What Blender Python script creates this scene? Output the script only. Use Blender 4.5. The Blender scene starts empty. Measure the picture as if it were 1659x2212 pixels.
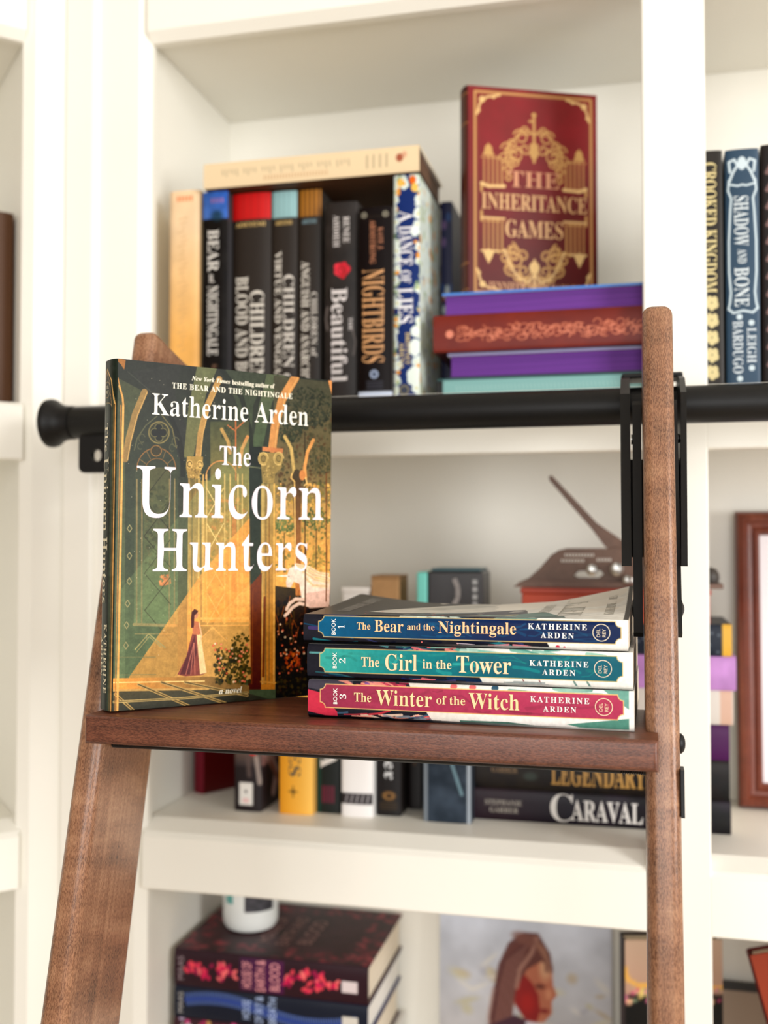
import bpy, bmesh, math, random
import numpy as np
from mathutils import Matrix, Vector

# ------------------------------------------------------------------ camera, world, lights, exposure
SC = bpy.context.scene
COL = SC.collection
ZC = 1.40                       # the lens is 1.40 m above the floor, at x = y = 0
M_ = 0.001                      # ladder and what stands on it: millimetres
K_ = 0.00089                    # bookcase and what stands in it
cam = bpy.data.cameras.new('camera')
cam_o = bpy.data.objects.new('camera', cam)
COL.objects.link(cam_o)
SC.camera = cam_o
cam_o.location = (0, 0, ZC)
cam_o.rotation_euler = (math.radians(90 + 1.56), 0, math.radians(13.63))
cam.sensor_fit = 'HORIZONTAL'
cam.sensor_width = 36.0
cam.lens = 2237.0 / 1659.0 * 36.0
cam.clip_start = 0.02
cam.dof.use_dof = True
cam.dof.focus_distance = 0.665
cam.dof.aperture_fstop = 5.6

world = bpy.data.worlds.new('room_light')
SC.world = world
world.use_nodes = True
world.node_tree.nodes['Background'].inputs[0].default_value = (1.0, 0.992, 0.972, 1)
world.node_tree.nodes['Background'].inputs[1].default_value = 0.66


def area(name, loc, target, sx, sy, power, col):
    L = bpy.data.lights.new(name, 'AREA')
    L.shape = 'RECTANGLE'
    L.size, L.size_y, L.energy, L.color = sx, sy, power, col
    o = bpy.data.objects.new(name, L)
    COL.objects.link(o)
    o.location = loc
    o.rotation_euler = (Vector(target) - Vector(loc)).to_track_quat('-Z', 'Y').to_euler()
    return o


area('window_light', (2.3, -0.75, 1.75), (-0.1, 0.9, 1.38), 0.85, 1.5, 70, (1.0, 0.99, 0.965))
area('added_front_fill', (0.15, -2.15, 1.55), (-0.15, 1.0, 1.35), 1.8, 1.4, 40, (1.0, 0.99, 0.97))  # added fill lamp behind the camera, brightens the shelf interiors

SC.view_settings.view_transform = 'Standard'
SC.view_settings.look = 'None'
SC.view_settings.gamma = 1.0
SC.view_settings.use_curve_mapping = False
SC.view_settings.exposure = -0.15

rng = np.random.RandomState(7)
PI = math.pi


# ------------------------------------------------------------------ colours
def lin(c):
    c = np.asarray(c, float)
    return np.where(c <= 0.04045, c / 12.92, ((c + 0.055) / 1.055) ** 2.4)


def rgb(r, g, b):
    return np.array([r, g, b], float) / 255.0


# ------------------------------------------------------------------ materials
def new_mat(name):
    m = bpy.data.materials.new(name)
    m.use_nodes = True
    return m, m.node_tree, m.node_tree.nodes['Principled BSDF']


def flat(name, c, rough=0.5, metal=0.0, spec=0.5, vary=0.0, scale=60.0, bump=0.0):
    m, nt, b = new_mat(name)
    l = lin(np.array(c) / 255.0)
    b.inputs['Base Color'].default_value = (*l, 1)
    b.inputs['Roughness'].default_value = rough
    b.inputs['Metallic'].default_value = metal
    b.inputs['Specular IOR Level'].default_value = spec
    if vary or bump:
        tc = nt.nodes.new('ShaderNodeTexCoord')
        n = nt.nodes.new('ShaderNodeTexNoise')
        n.inputs['Scale'].default_value = scale
        n.inputs['Detail'].default_value = 5
        nt.links.new(tc.outputs['Object'], n.inputs['Vector'])
        if vary:
            r = nt.nodes.new('ShaderNodeValToRGB')
            r.color_ramp.elements[0].position = 0.3
            r.color_ramp.elements[1].position = 0.7
            r.color_ramp.elements[0].color = (*(l * (1 - vary)), 1)
            r.color_ramp.elements[1].color = (*np.minimum(l * (1 + vary), 1), 1)
            nt.links.new(n.outputs['Fac'], r.inputs['Fac'])
            nt.links.new(r.outputs['Color'], b.inputs['Base Color'])
        if bump:
            bp = nt.nodes.new('ShaderNodeBump')
            bp.inputs['Strength'].default_value = bump
            bp.inputs['Distance'].default_value = 0.001
            nt.links.new(n.outputs['Fac'], bp.inputs['Height'])
            nt.links.new(bp.outputs['Normal'], b.inputs['Normal'])
    return m


def printed(name, rough, coat=0.0, spec=0.5):
    """ink on paper: the colour comes from the printed colours stored on the sheet's own vertices"""
    m, nt, b = new_mat(name)
    a = nt.nodes.new('ShaderNodeVertexColor')
    a.layer_name = 'Col'
    nt.links.new(a.outputs['Color'], b.inputs['Base Color'])
    b.inputs['Roughness'].default_value = rough
    b.inputs['Specular IOR Level'].default_value = spec
    b.inputs['Coat Weight'].default_value = coat
    b.inputs['Coat Roughness'].default_value = 0.12
    return m


def paper(name, c1, c2):
    m, nt, b = new_mat(name)
    tc = nt.nodes.new('ShaderNodeTexCoord')
    mp = nt.nodes.new('ShaderNodeMapping')
    mp.inputs['Scale'].default_value = (2600, 6, 6)
    n = nt.nodes.new('ShaderNodeTexNoise')
    n.inputs['Scale'].default_value = 1.0
    n.inputs['Detail'].default_value = 2
    r = nt.nodes.new('ShaderNodeValToRGB')
    r.color_ramp.elements[0].position = 0.3
    r.color_ramp.elements[1].position = 0.65
    r.color_ramp.elements[0].color = (*lin(np.array(c1) / 255), 1)
    r.color_ramp.elements[1].color = (*lin(np.array(c2) / 255), 1)
    nt.links.new(tc.outputs['Object'], mp.inputs['Vector'])
    nt.links.new(mp.outputs['Vector'], n.inputs['Vector'])
    nt.links.new(n.outputs['Fac'], r.inputs['Fac'])
    nt.links.new(r.outputs['Color'], b.inputs['Base Color'])
    b.inputs['Roughness'].default_value = 0.75
    return m


def wood(name, axis, dark, mid, light, fleck=0.5, rough=0.33, figure=0.5, fscale=1.0, ramp=0.23):
    """stained hardwood: long grain along one local axis, slow figure across it, short pores"""
    m, nt, b = new_mat(name)
    N, Lk = nt.nodes.new, nt.links.new
    tc = N('ShaderNodeTexCoord')

    def noise(along, across, detail, rough_=0.55):
        mp = N('ShaderNodeMapping')
        s = [across] * 3
        s[axis] = along
        mp.inputs['Scale'].default_value = s
        Lk(tc.outputs['Object'], mp.inputs['Vector'])
        n = N('ShaderNodeTexNoise')
        n.inputs['Scale'].default_value = 1.0
        n.inputs['Detail'].default_value = detail
        n.inputs['Roughness'].default_value = rough_
        n.inputs['Distortion'].default_value = 0.2 if across < 1000 else 0.0
        Lk(mp.outputs['Vector'], n.inputs['Vector'])
        return n
    grain = noise(7, 190, 6)
    fig = noise(30 * fscale, 11, 3)
    pore = noise(420, 1500, 3, 0.7)
    r1 = N('ShaderNodeValToRGB')
    e = r1.color_ramp.elements
    e[0].position, e[1].position = 0.5 - ramp, 0.5 + ramp
    e[0].color = (*lin(np.array(dark) / 255), 1)
    e[1].color = (*lin(np.array(light) / 255), 1)
    k = e.new(0.5)
    k.color = (*lin(np.array(mid) / 255), 1)
    mixf = N('ShaderNodeMix')
    mixf.data_type = 'FLOAT'
    mixf.inputs[0].default_value = figure
    Lk(grain.outputs['Fac'], mixf.inputs[2])
    Lk(fig.outputs['Fac'], mixf.inputs[3])
    Lk(mixf.outputs[0], r1.inputs['Fac'])
    r2 = N('ShaderNodeValToRGB')
    r2.color_ramp.elements[0].position, r2.color_ramp.elements[1].position = 0.40, 0.58
    r2.color_ramp.elements[0].color = (*lin(np.array(dark) / 255 * 0.9), 1)
    r2.color_ramp.elements[1].color = (*np.minimum(lin(np.array(light) / 255) * 1.15, 1), 1)
    Lk(pore.outputs['Fac'], r2.inputs['Fac'])
    mx = N('ShaderNodeMix')
    mx.data_type = 'RGBA'
    mx.inputs[0].default_value = fleck
    Lk(r1.outputs['Color'], mx.inputs[6])
    Lk(r2.outputs['Color'], mx.inputs[7])
    Lk(mx.outputs[2], b.inputs['Base Color'])
    b.inputs['Roughness'].default_value = rough
    bp = N('ShaderNodeBump')
    bp.inputs['Strength'].default_value = 0.22
    bp.inputs['Distance'].default_value = 0.0006
    Lk(pore.outputs['Fac'], bp.inputs['Height'])
    Lk(bp.outputs['Normal'], b.inputs['Normal'])
    return m


MAT = dict(
    paint=flat('white_cabinet_paint', (244, 241, 231), 0.42, vary=0.012, scale=9, bump=0.03),
    wall=flat('wall_paint', (236, 233, 226), 0.7, vary=0.02, scale=6),
    taupe=flat('taupe_wall_paint', (128, 112, 96), 0.7, vary=0.03, scale=5),
    floor=wood('oak_floor', 0, (168, 146, 120), (196, 174, 146), (214, 194, 168), 0.15, 0.5),
    rail=wood('walnut_stain_rail', 2, (68, 42, 30), (130, 86, 61), (174, 130, 98), 0.38, 0.25, 0.6, 1.5, 0.15),
    step=wood('walnut_stain_step', 0, (50, 26, 19), (92, 50, 36), (130, 80, 57), 0.36, 0.34, 0.3, 1.0, 0.18),
    black=flat('black_powder_coat', (15, 14, 14), 0.45, 0.0, 0.28, vary=0.1, scale=400, bump=0.05),
    steel=flat('bright_steel', (190, 188, 184), 0.22, 1.0),
    gloss=printed('gloss_laminated_print', 0.32, 0.0, 0.10),
    satin=printed('satin_laminated_print', 0.42, 0.0, 0.28),
    matte=printed('uncoated_print', 0.62, 0.0, 0.35),
    pages=paper('cream_page_edges', (205, 186, 158), (244, 232, 212)),
    pages_white=paper('white_page_edges', (214, 206, 196), (246, 242, 234)),
    pages_purple=paper('purple_sprayed_edges', (74, 28, 112), (112, 50, 152)),
    pages_dark=paper('brown_sprayed_edges', (62, 38, 22), (112, 74, 46)),
)
_inks = {}


def press(c):
    """printing ink absorbs a little more than the paper shows: linear colour for a sheet that also has a sheen"""
    return np.clip(lin(c) * 1.03 - 0.011, 0.002, 1)


def ink(c, rough=0.4, metal=0.0):
    k = (tuple(c), rough, metal)
    if k not in _inks:
        _inks[k] = flat('ink_%d_%d_%d' % tuple(c), c, rough, metal)
    return _inks[k]


# ------------------------------------------------------------------ mesh collector
class MB:
    def __init__(s):
        s.v, s.c, s.f, s.n = [], [], [], 0

    def add(s, v, f, c=(1, 1, 1)):
        v = np.asarray(v, float).reshape(-1, 3)
        c = np.asarray(c, float)
        if c.ndim == 1:
            c = np.tile(c, (len(v), 1))
        s.v.append(v)
        s.c.append(c)
        for a in f:
            s.f.append([i + s.n for i in a])
        s.n += len(v)

    def grid(s, P, C=(1, 1, 1), flip=False):
        nu, nv = P.shape[:2]
        idx = np.arange(nu * nv).reshape(nu, nv)
        q = np.stack([idx[:-1, :-1], idx[1:, :-1], idx[1:, 1:], idx[:-1, 1:]], -1).reshape(-1, 4)
        if flip:
            q = q[:, ::-1]
        C = np.asarray(C, float)
        s.add(P.reshape(-1, 3), q.tolist(), C.reshape(-1, 3) if C.ndim == 3 else C)

    def box(s, x0, x1, y0, y1, z0, z1, c=(1, 1, 1), bev=0.0, seg=2):
        if bev <= 0:
            v = [(x, y, z) for z in (z0, z1) for y in (y0, y1) for x in (x0, x1)]
            s.add(v, [(0, 2, 3, 1), (4, 5, 7, 6), (0, 1, 5, 4), (2, 6, 7, 3), (0, 4, 6, 2), (1, 3, 7, 5)], c)
            return
        bm = bmesh.new()
        bmesh.ops.create_cube(bm, size=1.0)
        for v in bm.verts:
            v.co = (x0 + (v.co.x + .5) * (x1 - x0), y0 + (v.co.y + .5) * (y1 - y0), z0 + (v.co.z + .5) * (z1 - z0))
        bmesh.ops.bevel(bm, geom=bm.edges[:], offset=bev, segments=seg, profile=0.5, affect='EDGES')
        bm.verts.ensure_lookup_table()
        s.add([v.co[:] for v in bm.verts], [[v.index for v in f.verts] for f in bm.faces], c)
        bm.free()

    def prism(s, pts, h0, h1, axis='z', c=(1, 1, 1)):
        """extrude a closed outline; axis z: (x,y) outline, axis x: (y,z), axis y: (x,z)"""
        n = len(pts)

        def P(p, h):
            return (p[0], p[1], h) if axis == 'z' else ((h, p[0], p[1]) if axis == 'x' else (p[0], h, p[1]))
        v = [P(p, h0) for p in pts] + [P(p, h1) for p in pts]
        f = [list(range(n))[::-1], list(range(n, 2 * n))]
        f += [[i, (i + 1) % n, n + (i + 1) % n, n + i] for i in range(n)]
        s.add(v, f, c)

    def lathe(s, prof, axis='z', c=(1, 1, 1), n=40, o=(0, 0, 0)):
        """prof: (radius, height) from one end to the other"""
        a = np.linspace(0, 2 * PI, n, endpoint=False)
        P = []
        for r, h in prof:
            u, w = r * np.cos(a), r * np.sin(a)
            hh = np.full(n, h)
            P.append(np.stack({'z': (u, w, hh), 'x': (hh, u, w), 'y': (w, hh, u)}[axis], -1) + np.array(o))
        P = np.array(P)
        m = len(prof)
        v = P.reshape(-1, 3)
        f = [[i * n + j, i * n + (j + 1) % n, (i + 1) * n + (j + 1) % n, (i + 1) * n + j]
             for i in range(m - 1) for j in range(n)]
        f.append(list(range(n))[::-1])
        f.append([(m - 1) * n + j for j in range(n)])
        s.add(v, f, c)

    def build(s, name, mat, parent=None, u=M_, smooth=False, loc=None, fixn=False):
        me = bpy.data.meshes.new(name)
        v = np.concatenate(s.v) * u
        me.from_pydata(v.tolist(), [], s.f) if len(s.f) < 4000 else s._fast(me, v)
        ca = me.color_attributes.new('Col', 'FLOAT_COLOR', 'POINT')
        c = np.ones((len(v), 4))
        c[:, :3] = np.concatenate(s.c)
        ca.data.foreach_set('color', c.ravel())
        if fixn:
            bm = bmesh.new()
            bm.from_mesh(me)
            bmesh.ops.recalc_face_normals(bm, faces=bm.faces[:])
            bm.to_mesh(me)
            bm.free()
        if smooth:
            me.polygons.foreach_set('use_smooth', [True] * len(me.polygons))
            try:
                me.set_sharp_from_angle(angle=math.radians(35))
            except Exception:
                pass
        me.materials.append(mat)
        o = bpy.data.objects.new(name, me)
        COL.objects.link(o)
        if parent:
            o.parent = parent
        if loc is not None:
            o.location = loc
        return o

    def _fast(s, me, v):
        ln = np.array([len(f) for f in s.f])
        me.vertices.add(len(v))
        me.vertices.foreach_set('co', v.ravel())
        tot = int(ln.sum())
        me.loops.add(tot)
        me.loops.foreach_set('vertex_index', np.concatenate([np.array(f) for f in s.f]).astype(np.int32)
                             if len(set(ln.tolist())) > 1 else np.array(s.f, np.int32).ravel())
        me.polygons.add(len(s.f))
        st = np.concatenate([[0], np.cumsum(ln)[:-1]])
        me.polygons.foreach_set('loop_start', st.astype(np.int32))
        me.update(calc_edges=True)


def outline_mesh(outlines, depth, bev=0.0):
    """a flat plate with holes from closed 2-D outlines; returns (verts, faces) in the x-y plane, depth along z"""
    cu = bpy.data.curves.new('tmp', 'CURVE')
    cu.dimensions = '2D'
    cu.fill_mode = 'BOTH'
    cu.extrude = depth / 2
    cu.bevel_depth = bev
    for pts in outlines:
        sp = cu.splines.new('POLY')
        sp.points.add(len(pts) - 1)
        for p, q in zip(sp.points, pts):
            p.co = (q[0], q[1], 0, 1)
        sp.use_cyclic_u = True
    o = bpy.data.objects.new('tmp', cu)
    COL.objects.link(o)
    bpy.context.view_layer.update()
    me = o.evaluated_get(bpy.context.evaluated_depsgraph_get()).to_mesh()
    v = [x.co[:] for x in me.vertices]
    f = [list(p.vertices) for p in me.polygons]
    bpy.data.objects.remove(o)
    bpy.data.curves.remove(cu)
    return np.array(v), f


# ------------------------------------------------------------------ object tree
def thing(name, label, cat, loc, rot=(0, 0, 0), group=None, u=M_, zoff=ZC):
    o = bpy.data.objects.new(name, None)
    o.empty_display_size = 0.02
    COL.objects.link(o)
    o.location = (loc[0] * u, loc[1] * u, loc[2] * u + zoff)
    o.rotation_euler = rot
    o['label'], o['category'] = label, cat
    if group:
        o['group'] = group
    return o


# ------------------------------------------------------------------ lettering
_tc = {}
_fr = {'C': '\u212d', 'H': '\u210c', 'I': '\u2111', 'R': '\u211c', 'Z': '\u2128'}


def styled(s, style):
    base = {'bold': (0x1D400, 0x1D41A, 0x1D7CE), 'ital': (0x1D434, 0x1D44E, None), 'upit': (0x1D434, 0x1D44E, None),
            'bital': (0x1D468, 0x1D482, 0x1D7CE), 'frak': (0x1D56C, 0x1D586, 0x1D7CE), 'script': (0x1D4D0, 0x1D4EA, 0x1D7CE)}.get(style)
    if not base:
        return s
    r = ''
    for ch in s:
        if style in ('ital', 'upit') and ch == 'h':
            r += '\u210e'
        elif 'A' <= ch <= 'Z':
            r += chr(base[0] + ord(ch) - 65)
        elif 'a' <= ch <= 'z':
            r += chr(base[1] + ord(ch) - 97)
        elif '0' <= ch <= '9' and base[2]:
            r += chr(base[2] + ord(ch) - 48)
        else:
            r += ch
    return r


def text_mesh(body, style='bold', offset=0.0, space=1.0, slim=0.0):
    """filled outlines of a line of text; slim takes weight off the stems only (sideways), in ems"""
    key = (body, style, offset, space, slim)
    if key in _tc:
        return _tc[key]
    cu = bpy.data.curves.new('tmp', 'FONT')
    cu.body = styled(body, style)
    cu.offset = offset
    cu.space_character = space
    cu.resolution_u = 5
    o = bpy.data.objects.new('tmp', cu)
    COL.objects.link(o)
    bpy.context.view_layer.update()
    me = o.evaluated_get(bpy.context.evaluated_depsgraph_get()).to_mesh()
    bm = bmesh.new()
    bm.from_mesh(me)
    bpy.data.objects.remove(o)
    bpy.data.curves.remove(cu)
    if slim:
        bmesh.ops.remove_doubles(bm, verts=bm.verts[:], dist=1e-5)
        mv = {}
        for e in bm.edges:
            if len(e.link_faces) != 1:
                continue
            f = e.link_faces[0]
            d = (e.verts[1].co - e.verts[0].co)
            n = Vector((d.y, -d.x, 0))
            if n.dot((e.verts[0].co + e.verts[1].co) / 2 - f.calc_center_median()) < 0:
                n = -n
            if n.length > 0:
                n.normalize()
                for v in e.verts:
                    mv.setdefault(v, []).append(n.x)
        for v, q in mv.items():
            v.co.x -= slim * max(-1, min(1, sum(q) / len(q) * (1.0 if len(q) > 1 else .7)))
    bmesh.ops.triangulate(bm, faces=bm.faces[:])
    for k in range(2):
        lg = [e for e in bm.edges if e.calc_length() > .16]
        if not lg:
            break
        bmesh.ops.subdivide_edges(bm, edges=lg, cuts=1)
        bmesh.ops.triangulate(bm, faces=[f for f in bm.faces if len(f.verts) > 3])
    bm.verts.index_update()
    v = np.array([x.co[:2] for x in bm.verts]) if len(bm.verts) else np.zeros((0, 2))
    f = [[x.index for x in q.verts] for q in bm.faces]
    bm.free()
    _tc[key] = (v, f)
    return _tc[key]


CAP = {}


def capheight(style):
    if style not in CAP:
        v, _ = text_mesh('H', style)
        CAP[style] = v[:, 1].max()
    return CAP[style]


def put_text(mb, body, x0, x1, base, cap, fmap, style='bold', offset=0.0, space=1.0, eps=0.15, bold_w=None):
    """lay a line of text between x0 and x1 with its baseline and capital height; fmap turns (x, y, eps) into 3-D"""
    slim = style == 'reg'                          # regular weight: offset then means how much lighter
    v, f = text_mesh(body, 'bold', 0.0, space, offset or .018) if slim else text_mesh(body, style, offset, space)
    if not len(v):
        return
    style = 'bold' if slim else style
    a, b = v[:, 0].min(), v[:, 0].max()
    x = x0 + (v[:, 0] - a) / (b - a) * (x1 - x0)
    y = base + v[:, 1] / capheight(style) * cap
    mb.add(fmap(x, y, eps), f)


# ------------------------------------------------------------------ canvas for printed artwork (flat print on covers)
class Canvas:
    def __init__(s, w, h, ppm, c=(128, 128, 128), T=None):
        s.w, s.h, s.k = w, h, ppm
        s.W, s.H = max(2, int(round(w * ppm))), max(2, int(round(h * ppm)))
        s.a = np.tile(np.array(c, float) / 255.0, (s.H, s.W, 1))
        s.T = T

    def t(s, pts):
        p = np.asarray(pts, float).reshape(-1, 2)
        return (s.T(p) if s.T else p) * s.k

    def _box(s, p, m=1.0):
        x0, y0 = np.floor(p.min(0) - m).astype(int)
        x1, y1 = np.ceil(p.max(0) + m).astype(int) + 1
        x0, y0, x1, y1 = max(x0, 0), max(y0, 0), min(x1, s.W), min(y1, s.H)
        if x1 <= x0 or y1 <= y0:
            return None
        return x0, y0, x1, y1

    def _mix(s, b, m, c):
        x0, y0, x1, y1 = b
        r = s.a[y0:y1, x0:x1]
        r += (np.asarray(c, float) / 255.0 - r) * m[..., None]

    def poly(s, pts, c, al=1.0):
        p = s.t(pts)
        b = s._box(p)
        if not b:
            return
        x0, y0, x1, y1 = b
        m = np.zeros((y1 - y0, x1 - x0))
        for ox, oy in ((.25, .25), (.75, .25), (.25, .75), (.75, .75)):
            X, Y = np.meshgrid(np.arange(x0, x1) + ox, np.arange(y0, y1) + oy)
            ins = np.zeros(X.shape, bool)
            q = np.roll(p, -1, 0)
            for (ax, ay), (bx, by) in zip(p, q):
                if ay != by:
                    ins ^= ((ay > Y) != (by > Y)) & (X < (bx - ax) * (Y - ay) / (by - ay) + ax)
            m += ins * .25
        s._mix(b, m * al, c)

    def gpoly(s, pts, c0, c1, p0, p1, al=1.0):
        """polygon filled with a printed gradient from p0 (c0) to p1 (c1)"""
        p = s.t(pts)
        b = s._box(p)
        if not b:
            return
        keep = s.a.copy()
        s.poly(pts, (0, 0, 0), 1.0)
        x0, y0, x1, y1 = b
        m = np.clip(1 - s.a[y0:y1, x0:x1].sum(-1) / np.maximum(keep[y0:y1, x0:x1].sum(-1), 1e-6), 0, 1)
        s.a = keep
        q = s.t([p0, p1])
        d = q[1] - q[0]
        X, Y = np.meshgrid(np.arange(x0, x1) + .5, np.arange(y0, y1) + .5)
        u = np.clip(((X - q[0][0]) * d[0] + (Y - q[0][1]) * d[1]) / (d @ d), 0, 1)[..., None]
        col = (np.array(c0, float) * (1 - u) + np.array(c1, float) * u)
        s._mix(b, m * al, col)

    def line(s, pts, w, c, al=1.0, close=False):
        p = s.t(pts)
        if close:
            p = np.vstack([p, p[:1]])
        hw = w * s.k / 2
        b = s._box(p, hw + 1)
        if not b:
            return
        x0, y0, x1, y1 = b
        X, Y = np.meshgrid(np.arange(x0, x1) + .5, np.arange(y0, y1) + .5)
        D = np.full(X.shape, 1e9)
        for a, e in zip(p[:-1], p[1:]):
            d = e - a
            L = max(d @ d, 1e-9)
            u = np.clip(((X - a[0]) * d[0] + (Y - a[1]) * d[1]) / L, 0, 1)
            D = np.minimum(D, np.hypot(X - a[0] - u * d[0], Y - a[1] - u * d[1]))
        s._mix(b, np.clip(hw - D + .5, 0, 1) * al, c)

    def spot(s, x, y, rx, ry, c, al=1.0, soft=0.0, rot=0.0):
        p = s.t([(x, y)])[0]
        rx, ry = rx * s.k, ry * s.k
        R = max(rx, ry)
        b = s._box(np.array([p - R, p + R]))
        if not b:
            return
        x0, y0, x1, y1 = b
        X, Y = np.meshgrid(np.arange(x0, x1) + .5 - p[0], np.arange(y0, y1) + .5 - p[1])
        if rot:
            X, Y = X * math.cos(rot) + Y * math.sin(rot), -X * math.sin(rot) + Y * math.cos(rot)
        r = np.sqrt((X / rx) ** 2 + (Y / ry) ** 2)
        edge = max(soft, 1.0 / max(min(rx, ry), .5))
        s._mix(b, np.clip((1 - r) / edge, 0, 1) * al, c)

    def arc(s, x, y, rx, ry, a0, a1, n=24):
        a = np.radians(np.linspace(a0, a1, n))
        return np.stack([x + rx * np.cos(a), y - ry * np.sin(a)], -1)

    def noise(s, amp, cell, seed=1, tint=(1, 1, 1)):
        r = np.random.RandomState(seed)
        tot = np.zeros((s.H, s.W))
        for o in range(3):
            cs = max(cell * s.k / 2 ** o, 1.0)
            gh, gw = int(s.H / cs) + 3, int(s.W / cs) + 3
            g = r.rand(gh, gw) - .5
            yy, xx = np.arange(s.H) / cs, np.arange(s.W) / cs
            yi, xi = yy.astype(int), xx.astype(int)
            fy, fx = (yy - yi)[:, None], (xx - xi)[None]
            fy, fx = fy * fy * (3 - 2 * fy), fx * fx * (3 - 2 * fx)
            tot += (g[yi][:, xi] * (1 - fy) * (1 - fx) + g[yi + 1][:, xi] * fy * (1 - fx) +
                    g[yi][:, xi + 1] * (1 - fy) * fx + g[yi + 1][:, xi + 1] * fy * fx) / 1.6 ** o
        s.a = np.clip(s.a * (1 + amp * tot[..., None] * np.array(tint)), 0, 1)

    def sample(s, X, Y):
        """X, Y in mm (y down) -> linear colours"""
        x = np.clip(X * s.k - .5, 0, s.W - 1.001)
        y = np.clip(Y * s.k - .5, 0, s.H - 1.001)
        xi, yi = x.astype(int), y.astype(int)
        fx, fy = (x - xi)[..., None], (y - yi)[..., None]
        A = s.a
        c = (A[yi, xi] * (1 - fx) * (1 - fy) + A[yi, xi + 1] * fx * (1 - fy) +
             A[yi + 1, xi] * (1 - fx) * fy + A[yi + 1, xi + 1] * fx * fy)
        return press(np.clip(c, 0, 1))


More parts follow.
